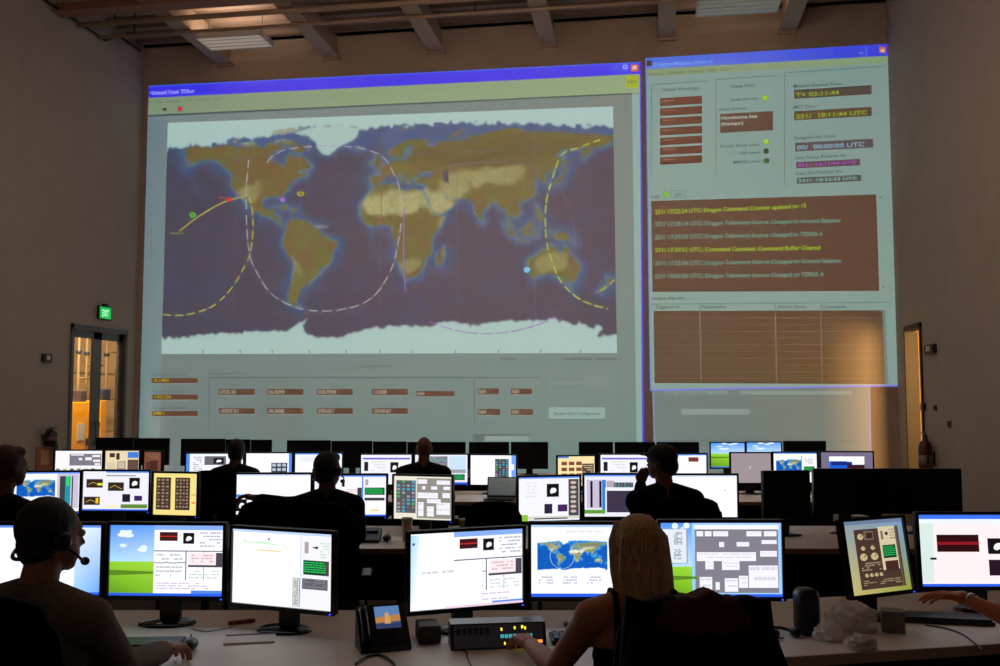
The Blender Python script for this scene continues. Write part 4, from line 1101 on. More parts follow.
def s_c_strip(p):
    p.rect(0, 0, 1, 1, (238, 238, 246), 1); strips(p, .54, .12, .84, .86, 4); p.rect(.9, 0, 1, 1, (110, 160, 235), 2); p.rect(.9, .3, .96, .5, (230, 235, 240), 3)
def s_c_yel(p):
    p.rect(0, 0, 1, 1, (236, 214, 160), 1)
    for i in range(3):
        for k in range(4):
            p.rect(.1 + i * .2, .18 + k * .2, .25 + i * .2, .3 + k * .2, (120, 70, 50), 3)
    p.rect(.66, .25, .98, .98, (80, 60, 56), 3); p.dashes(.68, .3, .96, .95, 9, (190, 170, 130), 3, .5, 4); p.rect(0, 0, .3, .06, (90, 120, 200), 3)
def s_c_grey(p): p.rect(0, 0, 1, 1, (150, 138, 142), 1); p.disc(.48, .48, .02, .05, (190, 180, 182), 2)
def s_c_map(p):
    p.rect(0, 0, 1, 1, WHT, 1); topbar(p); draw_map(p, lambda s, t: (.06 + .58 * s, .2 + .5 * t), 60, 32, True, 2); p.dashes(.7, .2, .92, .4, 3, (150, 150, 120), 3); greenbox(p, .7, .46, .95, .66); p.rect(.64, .1, .66, .9, (60, 150, 190), 3)
def s_c_blue(p):
    p.rect(0, 0, 1, 1, (112, 104, 128), 1); p.rect(.16, .14, .84, .92, (238, 240, 248), 2); p.rect(.16, .3, .5, .9, (30, 90, 210), 3); p.rect(.2, .32, .6, .44, (20, 40, 120), 4); p.rect(.5, .42, .84, .8, (50, 20, 34), 4)
def s_d_bliss(p): bliss(p, 0, 0, 1, .97, .45); taskbar(p, (60, 110, 220))

# ---------------------------------------------------------------- monitors
def monitor(xl, xr, yt, yb, z, yaw, label, pic=None, tilt=0, group='desk monitors', gain=1.0, b=.014):
    pc = at((xl + xr) / 2, (yt + yb) / 2, z)
    top, bot = at((xl + xr) / 2, yt, z).z, at((xl + xr) / 2, yb, z).z
    w = (xr - xl) * z / F_PX / math.cos(math.radians(yaw))
    h = top - bot
    cz = (top + bot) / 2 - DH
    t = thing('computer_monitor', label, 'monitor', (pc.x, pc.y, DH), YAW - math.radians(yaw), group)
    R = Matrix.Translation((0, 0, cz)) @ Matrix.Rotation(math.radians(-tilt), 4, 'X')
    m = MB().rbox(-w/2, w/2, .006, .034, -h/2, h/2, .008)
    m.rbox(-w/2 + .06, w/2 - .06, .03, .06, -h/2 + .05, h/2 - .05, .02)
    m.xform(R).build('housing', M_BLACK, t)
    m = MB().box(-w/2, w/2, -.008, .006, h/2 - b, h/2).box(-w/2, w/2, -.008, .006, -h/2, -h/2 + b * 1.3)
    m.box(-w/2, -w/2 + b, -.008, .006, -h/2 + b * 1.3, h/2 - b).box(w/2 - b, w/2, -.008, .006, -h/2 + b * 1.3, h/2 - b)
    m.xform(R).build('bezel', M_BLACKG, t)
    sw, sh, oz = w - 2 * b, h - 2.3 * b, .15 * b
    if pic:
        p = Pic(lambda u, v, l: R @ Vector((-sw/2 + u * sw, .0055 - .0015 * l, oz + sh/2 - v * sh)), gain=gain)
        p.rect(0, 0, 1, 1, (40, 42, 50), 0)
        pic(p)
        p.build('screen', M_SCREEN, t)
        MB().box(w/2 - b - .006, w/2 - b + .002, -.0095, -.007, -h/2 + .004, -h/2 + .009).xform(R).build('power_light', mat('blue_led', (20, 40, 255), .4, emit=(40, 60, 255), strength=3), t)
    else:
        MB().box(-sw/2, sw/2, .002, .0055, oz - sh/2, oz + sh/2).xform(R).build('screen', M_OFF, t)
    MB().rbox(-.045, .045, .05, .085, .01, cz + .04, .008).build('neck', M_BLACK, t)
    MB().lathe([(.125, 0), (.125, .006), (.1, .014), (.05, .02), (.04, .022)], 28).xform(Matrix.Translation((0, .03, 0)) @ Matrix.Diagonal((1, .75, 1, 1))).build('base', M_BLACKG, t, True)
    return t
G1, G2, G3, G4 = 'front row monitors', 'second row monitors', 'third row monitors', 'farthest row monitors'
monitor(-22, 103, 522, 599, 4.22, 0, 'front monitor behind the man in the headset, white screen fading to blue', s_front_a, group=G1)
monitor(106, 226, 522, 600, 4.22, 3, 'front monitor showing a blue sky and green hill beside data tables', s_front_b, group=G1)
monitor(224, 338, 528, 611, 4.1, 22, 'front monitor with mostly blank white screen and green data box on the right', s_front_c, group=G1)
monitor(410, 525, 528, 611, 4.1, -22, 'front monitor angled right of the gap, white screen above the intercom panel', s_front_d, group=G1)
monitor(529, 654.5, 521.5, 601, 4.2, 0, 'front monitor with bright blue world map left of the blonde woman', s_front_e, group=G1)
monitor(658.5, 784, 519.5, 601, 4.2, 0, 'front monitor with grey block diagram right of the blonde woman', s_front_f, group=G1)
monitor(839, 917, 517, 596, 4.35, -26, 'small front monitor with brown instrument gauges, tilted back at the right', s_front_g, tilt=9, group=G1, gain=.8)
monitor(918, 1046, 512, 590, 4.5, 0, 'front monitor with pinkish screen at the right edge of the picture', s_front_h, group=G1, tilt=4)
Z2 = 7.1
monitor(13, 79.5, 470.5, 514, Z2, -6, 'second row monitor with blue world map and green stripes at far left', s_b1, group=G2)
monitor(80.5, 151, 469.5, 513, Z2, 3, 'second row monitor with six dark thumbnails on white', s_b2, group=G2)
monitor(150, 200, 471.5, 517.5, Z2 - .1, 12, 'second row monitor with yellow screen and dark grid panels', s_b3, group=G2)
monitor(235, 312, 472.5, 517, Z2, 0, 'second row white monitor in front of the seated man with outstretched arm', s_b4, group=G2)
monitor(313, 387.5, 473.5, 518.5, Z2, 0, 'second row monitor with green data box, partly hidden by the seated man', s_b5, group=G2)
monitor(391.5, 453.5, 474.5, 522, Z2 - .15, 16, 'second row monitor with beige block diagram beside a paper cup', s_b6, group=G2)
monitor(517, 581.5, 475, 523, Z2 - .05, -14, 'second row monitor with black video window and dark right column', s_b7, group=G2)
monitor(583, 660, 473, 519, Z2, 0, 'second row monitor with dark purple window left of the seated man', s_b8, group=G2)
monitor(661, 738.5, 473.5, 519.5, Z2, 0, 'second row blank white monitor right of the seated man', s_b9, group=G2)
monitor(762, 811, 470.5, 517, Z2 - .1, -10, 'dark monitor of the second row right of the gap, narrowest of three unlit ones', None, group=G2)
monitor(813.5, 881, 468.5, 514, Z2, 0, 'dark monitor of the second row, middle one of three unlit ones', None, group=G2)
monitor(882, 960, 468.5, 514, Z2, 4, 'dark monitor of the second row in front of the fire extinguisher', None, group=G2)
Z3 = 10.1
R3 = [(54, 103, 449.5, s_c_schem, 'third row monitor with white and grey block diagram at the left', 0), (104, 140, 449.5, s_c_tan, 'third row monitor with tan screen and small blue corner', 0), (141, 164, 450.5, s_c_dim, 'third row monitor with dim reddish brown screen', 25),
      (185, 244, 452.5, s_c_vid, 'third row monitor with grey video strip left of the small seated figure', 0), (245, 293, 452, s_c_grid, 'third row monitor with dark button grid on white', 0), (294, 343, 452, s_c_plain, 'third row monitor behind the head of the man with outstretched arm', 0),
      (360, 412.5, 453.5, s_c_win, 'third row monitor with purple title line left of the bald man', 0), (414, 468.5, 453.5, s_c_stat, 'third row monitor with status columns right of the bald man', 0), (469.5, 517, 454, s_c_strip, 'third row monitor with coloured data columns behind the open laptop', 6),
      (556.5, 596, 455, s_c_yel, 'third row monitor with yellow screen and brown tiles', -10), (599.5, 652, 453.5, s_c_win, 'third row monitor with black video window left of the man raising his hand', 0), (653, 707.5, 453, s_c_plain, 'third row white monitor right of the head of the man raising his hand', 0),
      (730, 772, 452, s_c_grey, 'third row monitor with plain dim grey screen', 0), (772.5, 818, 451.5, s_c_map, 'third row monitor with small blue world map', 0), (820, 874, 451, s_c_blue, 'third row monitor with blue window on grey purple', 0)]
for xl, xr, yt, fn, lab, yw in R3:
    monitor(xl, xr, yt, yt + 32.5, Z3, yw, lab, fn, group=G3, gain=.55 if fn in (s_c_dim,) else 1)
Z4 = 12.8
R4 = [(96, 133), (134, 169), (181, 225), (226, 250), (251, 271.5), (287, 330.5), (331.5, 372), (373, 406.5), (407.5, 465.5), (469, 509), (511, 548), (579, 613), (615, 655), (657, 699), (710, 745.5, 1), (746, 782, 1), (784, 826)]
far = 0
for e in R4:
    xl, xr = e[:2]
    yt = 437.5 + max(0, min(4.5, (xl - 90) * .014)) - max(0, (xl - 700)) * .012
    lit = len(e) > 2
    if not lit:
        far += 1
    lab = ('farthest row lit monitor with sky and green field, %s of the pair' % ('left' if xl < 730 else 'right')) if lit else 'unlit black monitor in the farthest row, %s dark one from the left' % ordn[far - 1]
    monitor(xl, xr, yt, yt + 27, Z4, 0, lab, s_d_bliss if lit else None, group=G4)
# ---------------------------------------------------------------- chairs
M_CHAIR = M_FAB
def chair(px, z, top_y, label, rot=0.0, bw=.48, seat_h=.47, bh=None, cup=True):
    c = P2(px, z)
    top = at(px, top_y, z - .3).z
    t = thing('office_chair', label, 'chair', (c.x, c.y, 0), YAW + rot, 'black office chairs')
    # local +y is the way the sitter faces; the backrest stands at -y
    MB().rbox(-.24, .24, -.235, .235, seat_h - .09, seat_h - .02, .05, 5).xform(Matrix.Identity(4)).build('seat', M_CHAIR, t, True)
    bb = seat_h + .12
    h = top - bb
    vs = []; fs = []; nx, nz = 14, 12
    for side in (0, 1):
        for j in range(nz + 1):
            v = j / nz
            for i in range(nx + 1):
                u = i / nx * 2 - 1
                wv = bw / 2 * (0.86 + .14 * math.sin(math.pi * min(1, v * .75 + .2)))
                k = 1 - .10 * max(0, (v - .8) / .2) ** 2 - .1 * max(0, (.15 - v) / .15) ** 2
                zz = bb + h * v - (.035 * (abs(u) ** 4) if v > .9 else 0)
                yy = -.25 - .07 * v + .05 * u * u + .03 * math.sin(v * 3.0) - (.04 if side else 0) * (1 - .5 * abs(u) ** 6)
                vs.append((u * wv * k, yy, zz))
    N = (nx + 1) * (nz + 1)
    for j in range(nz):
        for i in range(nx):
            a = j * (nx + 1) + i
            fs.append((a, a + 1, a + nx + 2, a + nx + 1))
            fs.append((N + a, N + a + nx + 1, N + a + nx + 2, N + a + 1))
    rim = [i for i in range(nx + 1)] + [(nx + 1) * (j + 1) + nx for j in range(nz)] + [nz * (nx + 1) + nx - 1 - i for i in range(nx)] + [(nz - 1 - j) * (nx + 1) for j in range(nz - 1)]
    for a, b in zip(rim, rim[1:] + rim[:1]):
        fs.append((a, N + a, N + b, b))
    MB().add(vs, fs).build('backrest', M_CHAIR, t, True)
    MB().tube([(0, -.1, seat_h - .1), (0, -.3, seat_h - .08), (0, -.335, seat_h + .05), (0, -.32, bb + .15)], .022, 8).build('back_post', M_BLACK, t, True)
    for s_ in (-1, 1):
        m = MB().tube([(s_ * .22, -.02, seat_h - .07), (s_ * .285, -.02, seat_h - .05), (s_ * .285, -.02, seat_h + .17)], .018, 8)
        m.build('arm_post', M_BLACK, t, True)
        MB().rbox(s_ * .285 - .035, s_ * .285 + .035, -.14, .12, seat_h + .165, seat_h + .195, .012).build('armrest', M_BLACK, t)
    MB().lathe([(.03, .1), (.03, seat_h - .09)], 12).build('gas_column', M_DGREY, t, True)
    for k in range(5):
        a = math.radians(72 * k + 18)
        e = (.29 * math.cos(a), .29 * math.sin(a), .075)
        MB().tube([(0, 0, .11), e], [.028, .018], 8).build('base_arm', M_BLACK, t, True)
        MB().lathe([(.02, -.018), (.03, -.012), (.03, .012), (.02, .018)], 14).xform(Matrix.Translation((e[0], e[1], .031)) @ Matrix.Rotation(a, 4, 'Z') @ Matrix.Rotation(math.pi / 2, 4, 'X')).build('caster', M_BLACK, t, True)
    return t

# ---------------------------------------------------------------- people
def remesh(mb, voxel, smooth=4):
    me = bpy.data.meshes.new('r'); me.from_pydata(mb.v, [], mb.f); me.update()
    o = bpy.data.objects.new('r', me); COL.objects.link(o)
    r = o.modifiers.new('r', 'REMESH'); r.mode = 'VOXEL'; r.voxel_size = voxel
    if smooth:
        s_ = o.modifiers.new('s', 'SMOOTH'); s_.iterations = smooth; s_.factor = .5
    dg = bpy.context.evaluated_depsgraph_get()
    ev = o.evaluated_get(dg)
    out = bpy.data.meshes.new_from_object(ev)
    bpy.data.objects.remove(o); bpy.data.meshes.remove(me)
    return out
def join_into(mb, me, M=None):
    vs = [(M @ v.co) if M else v.co for v in me.vertices]
    mb.add(vs, [tuple(p.vertices) for p in me.polygons])
_hand = {}
def hand_mesh(side, curl):
    """palm down, fingers along +y, wrist at the origin; side +1 is a right hand (thumb at -x)"""
    key = (side, curl)
    if key in _hand:
        return _hand[key]
    m = MB()
    m.cone((0, -.03, 0), .026, (0, .015, 0), .027)
    specs = [(-.030, .088, (.040, .026, .020)), (-.010, .094, (.045, .029, .022)), (.011, .090, (.041, .027, .021)), (.031, .080, (.032, .021, .018))]
    for i, (x, y, seg) in enumerate(specs):
        m.cone((x * .55, .012, 0), .017, (x, y, .004), .0115)
        p = Vector((x, y, .004)); ang = math.radians(8 + curl * .6 + 4 * i)
        fan = math.radians((i - 1.4) * 5)
        r = .0098 if i < 3 else .0085
        for k, L in enumerate(seg):
            d = Vector((math.sin(fan) * math.cos(ang), math.cos(fan) * math.cos(ang), -math.sin(ang)))
            q2 = p + d * L
            m.cone(p, r, q2, r * .9, 10)
            p = q2; r *= .9; ang += math.radians(curl)
    a = Vector((-.022, .022, -.004)); b_ = Vector((-.047, .055, -.012)); c_ = Vector((-.054, .083, -.018)); d_ = Vector((-.050, .106, -.024))
    m.cone(a, .017, b_, .0135, 10); m.cone(b_, .0125, c_, .011, 10); m.cone(c_, .011, d_, .0085, 10)
    if side < 0:
        m.v = [(-x, y, z) for x, y, z in m.v]; m.f = [tuple(reversed(f)) for f in m.f]
    _hand[key] = remesh(m, .0032, 3)
    return _hand[key]

def person(label, px, z, top_y, shirt, hair, skin=(150, 100, 78), yaw=0.0, head_yaw=0.0, head_pitch=0.0, arms=None, sleeve='long', hair_kind='short', voxel=.012, curl=22, headset=False, lean=0.0, trousers=(26, 26, 34), belly=1.0, shoulder=1.0):
    c = P2(px, z)
    top = at(px, top_y, z).z
    rz = YAW + yaw
    t = thing('person', label, 'person', (c.x, c.y, 0), rz)
    inv = (Matrix.Translation((c.x, c.y, 0)) @ Matrix.Rotation(rz, 4, 'Z')).inverted()
    k = (top - .50) / (1.37 - .50)
    def Z(h): return .50 + (h - .50) * k
    def V(x, y, h): return Vector((x, y + lean * max(0, h - .55), Z(h)))
    hc = V(0, .055, 1.255)
    HR = Matrix.Rotation(head_yaw, 3, 'Z') @ Matrix.Rotation(head_pitch, 3, 'X')
    def H(x, y, zz): return hc + HR @ Vector((x, y, zz))
    sw = .172 * shoulder
    torso = MB(); ex = MB()
    def trunk(m, g=0.0):
        m.ball(V(0, -.01, .585), (.185 + g, .135 + g, .12 + g))
        m.ball(V(0, .0, .70), ((.152 + g) * belly, (.112 + g) * belly, .15 + g))
        m.ball(V(0, .0, .84), (.160 + g, .115 + g, .16 + g))
        m.ball(V(0, .005, .95), (.168 * shoulder + g, .108 + g, .13 + g))
    def yoke(m, g=0.0):
        for s_ in (-1, 1):
            m.cone(V(s_ * .05, -.005, 1.075), .056 + g, V(s_ * sw, 0, 1.03), .062 + g)
    body = MB()
    trunk(body); yoke(body)
    body.cone(V(0, -.005, 1.06), .062, V(0, .03, 1.19), .054)
    # head
    body.ball(H(0, -.005, .02), (.074, .094, .098), HR); body.ball(H(0, .028, -.045), (.058, .066, .062), HR)
    body.ball(H(0, .062, -.085), (.028, .024, .022), HR)                      # chin
    body.cone(H(0, .086, .012), .010, H(0, .103, -.022), .013, 8); body.ball(H(0, .088, -.055), (.024, .01, .010), HR)
    body.ball(H(0, .076, .032), (.05, .016, .012), HR)                        # brow
    for s_ in (-1, 1):
        body.ball(H(s_ * .076, -.004, -.004), (.010, .020, .032), HR)
    # legs
    trous = MB()
    trous.ball(V(0, -.01, .575), (.195, .145, .11))
    for s_ in (-1, 1):
        hip, knee, ank = Vector((s_ * .095, .03, .545)), Vector((s_ * .13, .44, .53)), Vector((s_ * .13, .50, .10))
        body.cone(hip, .085, knee, .058); body.cone(knee, .056, ank, .036); body.cone(ank, .036, ank + Vector((0, .16, -.06)), .03)
        trous.cone(hip, .1, knee, .072); trous.cone(knee, .07, ank, .055)
    # arms
    slv = MB()
    hands = []
    for s_ in (-1, 1):
        sh = V(s_ * sw, 0, 1.03)
        a = (arms or {}).get(s_)
        if a:
            el, wr = inv @ a[0], inv @ a[1]
        else:
            el, wr = V(s_ * .245, .06, .80), Vector((s_ * .17, .32, .815))
        body.cone(sh, .056, el, .041); body.cone(el, .041, el + (wr - el) * .35, .041); body.cone(el + (wr - el) * .35, .041, wr, .027)
        if sleeve == 'long':
            slv.cone(sh, .074, el, .056); slv.cone(el, .056, el + (wr - el) * .88, .041)
        elif sleeve == 'short':
            slv.cone(sh, .074, sh + (el - sh) * .65, .062)
        fd = (inv.to_3x3() @ a[2]).normalized() if a and len(a) > 2 else (wr - el).normalized()
        up = Vector((0, 0, 1))
        xx = fd.cross(up)
        if xx.length < .1: xx = Vector((1, 0, 0))
        xx.normalize(); up = xx.cross(fd)
        M = Matrix(((xx.x, fd.x, up.x, wr.x), (xx.y, fd.y, up.y, wr.y), (xx.z, fd.z, up.z, wr.z), (0, 0, 0, 1)))
        hands.append((hand_mesh(s_, curl), M))
    me = remesh(body, voxel, 5)
    full = MB(); join_into(full, me)
    for hm, M in hands:
        join_into(full, hm, M)
    full.build('body', mat('skin_%d_%d' % (skin[0], skin[1]), skin, .6, noise=.06, scale=60), t, True)
    # clothes
    cm = mat('cloth_%d_%d_%d' % shirt, shirt, .9, noise=.12, scale=90, bump=.25, spec=.2)
    sm = MB(); 
    if sleeve == 'tank':
        sm.ball(V(0, 0, .70), (.166 * belly, .125 * belly, .15)); sm.ball(V(0, .0, .84), (.172, .126, .14)); sm.ball(V(0, .004, .90), (.172 * shoulder, .118, .105)); sm.ball(V(0, -.01, .60), (.193, .142, .11))
        for s_ in (-1, 1):
            sm.tube([V(s_ * .115, -.112, .93), V(s_ * .105, -.085, 1.04), V(s_ * .1, -.04, 1.118), V(s_ * .1, .03, 1.118), V(s_ * .105, .09, 1.04), V(s_ * .11, .112, .93)], .0125, 8)
    else:
        trunk(sm, .016); yoke(sm, .016)
        o_ = len(sm.v); sm.v += slv.v; sm.f += [tuple(i + o_ for i in f) for f in slv.f]
    obj('shirt' if sleeve != 'tank' else 'tank_top', remesh(sm, voxel if sleeve != 'tank' else voxel * .8, 4), cm, t, True)
    if sleeve == 'long' and voxel < .011:
        MB().lathe([(.068, 0), (.074, .03), (.070, .045), (.064, .03), (.060, 0)], 24).xform(Matrix.Translation(V(0, .0, 1.085)) @ Matrix.Rotation(-.15, 4, 'X')).build('collar', cm, t, True)
    obj('trousers', remesh(trous, .014, 4), mat('trousers_%d' % trousers[0], trousers, .9, noise=.1, scale=90), t, True)
    for s_ in (-1, 1):
        MB().ball((s_ * .13, .585, .045), (.048, .13, .045)).build('shoe', M_BLACK, t, True)
        MB().ball(H(s_ * .032, .083, .012), .0125, nu=10, nv=8).build('eye', mat('eye_white', (190, 185, 180), .3), t, True)
    # hair
    hm = MB()
    HM = None
    if hair:
        HM = mat('hair_%d_%d' % hair[:2], hair, .55, noise=.45, scale=1, bump=.6)
        if not HM.get('strands'):
            HM['strands'] = 1
            n_ = [x for x in HM.node_tree.nodes if x.type == 'TEX_NOISE'][0]
            mp = HM.node_tree.nodes.new('ShaderNodeMapping'); mp.inputs['Scale'].default_value = (170, 170, 9)
            tc_ = [x for x in HM.node_tree.nodes if x.type == 'TEX_COORD'][0]
            HM.node_tree.links.new(tc_.outputs['Object'], mp.inputs['Vector']); HM.node_tree.links.new(mp.outputs['Vector'], n_.inputs['Vector'])
    if hair_kind in ('short', 'receding'):
        hm.ball(H(0, -.018, .034), (.084, .092, .094), HR)
        hm.ball(H(0, -.036, -.02), (.074, .062, .076), HR)
        if hair_kind == 'short':
            hm.ball(H(0, .045, .082), (.062, .045, .034), HR)
        hm.ball(H(.06, -.005, .02), (.022, .04, .05), HR); hm.ball(H(-.06, -.005, .02), (.022, .04, .05), HR)
    elif hair_kind == 'long':
        hm.ball(H(0, -.012, .028), (.083, .100, .094), HR)
        hm.ball(H(0, -.045, -.04), (.082, .066, .11), HR); hm.ball(H(0, -.052, -.115), (.084, .05, .09), HR)
        hm.ball(H(.014, -.06, -.18), (.078, .038, .07), HR)
        hm.ball(H(-.045, -.015, -.07), (.042, .05, .12), HR); hm.ball(H(.045, -.015, -.07), (.042, .05, .12), HR); hm.ball(H(0, -.05, -.20), (.088, .035, .06), HR)
        for q_ in range(15):
            u = -1 + 2 * q_ / 14
            e = .225 + .04 * math.sin(q_ * 2.3) - .04 * abs(u)
            hm.tube([H(u * .03, -.03, .112), H(u * .076, -.06 - .03 * (1 - u * u), .04), H(u * .086, -.062 - .045 * (1 - u * u), -.06), H(u * .092, -.06 - .05 * (1 - u * u), -.16), H(u * .092 + .012, -.055 - .05 * (1 - u * u), -e)], [.009, .012, .0125, .0115, .005], 8)
        for s_ in (-1, 1):
            hm.tube([H(s_ * .055, .025, .095), H(s_ * .080, .02, .03), H(s_ * .084, .005, -.07), H(s_ * .084, -.01, -.16)], [.014, .017, .017, .008], 8)
    if hair_kind == 'cap':
        hm.ball(H(0, -.005, .045), (.088, .104, .084), HR); hm.ball(H(0, .115, .052), (.065, .06, .010), HR); hm.ball(H(0, -.05, -.02), (.076, .06, .07), HR)
    if hair and hm.v:
        obj('cap' if hair_kind == 'cap' else 'hair', remesh(hm, .0055 if voxel < .011 else .012, 2), HM, t, True)
    if headset:
        hb = headset      # side of the boom microphone
        pts = [H(.094 * math.cos(a), -.01 - .092 * math.sin(a), -.005 - .055 * math.sin(a)) for a in [math.pi * q_ / 12 for q_ in range(13)]]
        hs = MB().tube(pts, .006, 8).build('headset', M_BLACK, t, True)
        for s_ in (-1, 1):
            R4 = Matrix.Translation(H(s_ * .092, -.005, -.004)) @ (HR.to_4x4()) @ Matrix.Rotation(math.pi / 2, 4, 'Y')
            MB().lathe([(.017, -.014), (.026, -.01), (.028, .007), (.018, .013)], 18).xform(R4).build('ear_cup', M_BLACK, hs, True)
        MB().tube([H(hb * .098, .005, -.02), H(hb * .096, .045, -.05), H(hb * .08, .068, -.068), H(hb * .06, .085, -.074)], .0045, 8).build('microphone_boom', M_BLACK, hs, True)
        MB().ball(H(hb * .055, .09, -.074), (.018, .013, .013), HR).build('microphone', M_BLACK, hs, True)
    return t

# left foreground man with headset
person('man with a headset and grey shirt seated in the left foreground, hand on the desk', 42, 2.95, 500, (120, 105, 96), (22, 14, 12), (165, 108, 84), yaw=-.28, head_yaw=-.42, head_pitch=-.05, hair_kind='receding', headset=1, voxel=.0085, belly=1.12, shoulder=1.12,
       arms={1: (at(122, 668, 3.1), at(166, 650, 3.52), at(196, 641, 3.75) - at(166, 650, 3.52)), -1: (at(-60, 690, 3.0), at(-30, 668, 3.4))}, curl=20)
chair(30, 2.72, 594, 'black office chair of the man with the headset', rot=-.04, bw=.5)
# blonde woman
person('woman with long blonde hair and black tank top in the foreground, hand on the intercom', 640, 3.22, 519, (14, 13, 16), (196, 152, 104), (186, 118, 86), yaw=.12, head_yaw=.18, head_pitch=-.06, sleeve='tank', hair_kind='long', voxel=.0085, shoulder=1.0,
       arms={-1: (at(556, 668, 3.32), at(530, 645, 3.66), at(507, 627, 3.86) - at(530, 645, 3.66)), 1: (at(722, 668, 3.35), at(700, 640, 3.62))}, curl=24)
wc = chair(662, 2.9, 596, 'black office chair of the blonde woman, dark jacket over its back', rot=.05, bw=.4)
# jacket over that chair
c = P2(662, 2.9)
jt = at(690, 588, 2.6).z
t = thing('jacket', 'black jacket with dark red lining hung over the chair of the blonde woman', 'jacket', (c.x, c.y, .55), YAW + .05)
def drape(w0, w1, z0, z1, yf, amp, seed, nx=26, nz=20, bulge=.05):
    rnd = random.Random(seed); ph = [rnd.uniform(0, 6) for _ in range(6)]
    vs = []; fs = []
    for side in (0, 1):
        for j in range(nz + 1):
            v = j / nz
            for i in range(nx + 1):
                u = i / nx * 2 - 1
                wv = w0 + (w1 - w0) * v ** 1.5
                zt = z1 + amp * .8 * math.sin(u * 5 + ph[0]) + amp * .5 * math.sin(u * 11 + ph[1]) - .012 * max(0, abs(u) - .55) ** 2 * 5
                zz = z0 + (zt - z0) * v
                yy = yf(v) - bulge * (1 - u * u) * (1 if side else .2) + .012 * math.sin(u * 9 + ph[2] + v * 3) * (1 - v * .5) - (.03 if side else 0)
                vs.append((u * wv, yy, zz))
    N = (nx + 1) * (nz + 1)
    for j in range(nz):
        for i in range(nx):
            a = j * (nx + 1) + i
            fs.append((a, a + 1, a + nx + 2, a + nx + 1)); fs.append((N + a, N + a + nx + 1, N + a + nx + 2, N + a + 1))
    rim = [i for i in range(nx + 1)] + [(nx + 1) * (j + 1) + nx for j in range(nz)] + [nz * (nx + 1) + nx - 1 - i for i in range(nx)] + [(nz - 1 - j) * (nx + 1) for j in range(nz - 1)]
    for a, b in zip(rim, rim[1:] + rim[:1]):
        fs.append((a, N + a, N + b, b))
    return MB().add(vs, fs)
ZT = at(690, 590, 2.55).z - .55
drape(.25, .188, -.25, ZT, lambda v: -.40 + .02 * v, .012, 4).build('jacket_back', M_FAB, t, True)
drape(.12, .11, ZT - .075, ZT + .006, lambda v: -.435 + .035 * v, .012, 4, 20, 8, .06).build('red_lining', mat('red_lining_cloth', (70, 14, 16), .9, noise=.2, scale=60), t, True)
for s_ in (-1, 1):
    MB().tube([(s_ * .15, -.43, ZT - .07), (s_ * .17, -.45, ZT - .18), (s_ * .19, -.45, ZT - .36), (s_ * .205, -.43, ZT - .6)], [.03, .045, .045, .04], 12).build('jacket_sleeve', M_FAB, t, True)
# second row
person('dark haired person at the far left edge in front of the world map monitor', 4, 5.2, 444, (20, 17, 18), (70, 32, 24), (95, 55, 44), yaw=-.15, head_yaw=-.5, hair_kind='short')
chair(-4, 5.35, 500, 'black office chair of the person at the far left edge', rot=-.1)
person('man in silhouette with his left arm stretched out sideways in the second row', 328, 6.2, 453, (20, 17, 18), (24, 15, 13), (90, 55, 44), yaw=.1, head_yaw=-.55, hair_kind='short', headset=1,
       arms={-1: (at(285, 505, 6.1), at(258, 499, 6.15)), 1: (at(358, 535, 6.15), at(352, 545, 6.5))})
chair(322, 5.95, 503, 'black office chair of the man with the outstretched arm', rot=.1, bw=.5)
chair(281, 5.55, 499, 'empty black office chair beside the man with the outstretched arm', rot=.25, bw=.52)
person('man in a dark cap raising a hand to his face in the second row', 664, 6.2, 444, (15, 13, 15), (12, 10, 11), (110, 64, 50), yaw=.15, head_yaw=.85, hair_kind='cap', shoulder=1.1,
       arms={-1: (at(638, 512, 6.42), at(641, 482, 6.46), at(646, 467, 6.38) - at(641, 482, 6.46)), 1: (at(712, 530, 6.2), at(700, 545, 6.5))})
chair(678, 5.95, 497, 'black office chair of the man in the dark cap', rot=-.05, bw=.46)
chair(494, 6.0, 501, 'empty dark office chair between the second row desks', rot=.0, bw=.36)
chair(1016, 6.0, 499, 'empty black office chair cut by the right edge behind the pinkish monitor', rot=.1, bw=.42)
# third row
person('small dark figure seated in the third row left of centre', 236, 9.0, 440, (18, 16, 18), (20, 14, 13), (90, 55, 44), hair_kind='short', voxel=.016)
chair(225, 8.6, 470, 'black office chair behind the small figure in the third row', rot=.1, bw=.56)
person('bald man seated in the third row before the projected map', 424, 9.0, 437, (24, 19, 19), None, (120, 70, 54), hair_kind='bald', voxel=.016, shoulder=1.1)
chair(424, 8.75, 478, 'black office chair of the bald man')
# person whose arm reaches in from the right edge
rp = person('person reaching in from the right edge with a bracelet on the wrist', 1117, 3.62, 480, (40, 36, 40), (30, 20, 16), (196, 106, 70), yaw=.3, sleeve='short', voxel=.0085,
       arms={-1: (at(1030, 628, 3.9), at(966, 599, 4.12), at(915, 590, 4.2) - at(966, 599, 4.12)), 1: (at(1190, 640, 3.7), at(1130, 625, 3.95))}, curl=12)
chair(1190, 3.35, 545, 'black office chair at the right edge outside the picture', rot=.3)

wp = at(970, 601, 4.11); wd = (at(966, 599, 4.12) - at(1030, 628, 3.9)).normalized()
inv = (Matrix.Translation(rp.location) @ Matrix.Rotation(rp.rotation_euler.z, 4, 'Z')).inverted()
wl = inv @ wp; dl = inv.to_3x3() @ wd
MB().tube([wl - dl * .01, wl, wl + dl * .01], [.033, .034, .033], 20).build('bracelet', mat('steel_band', (170, 160, 150), .3, .8), rp, True)
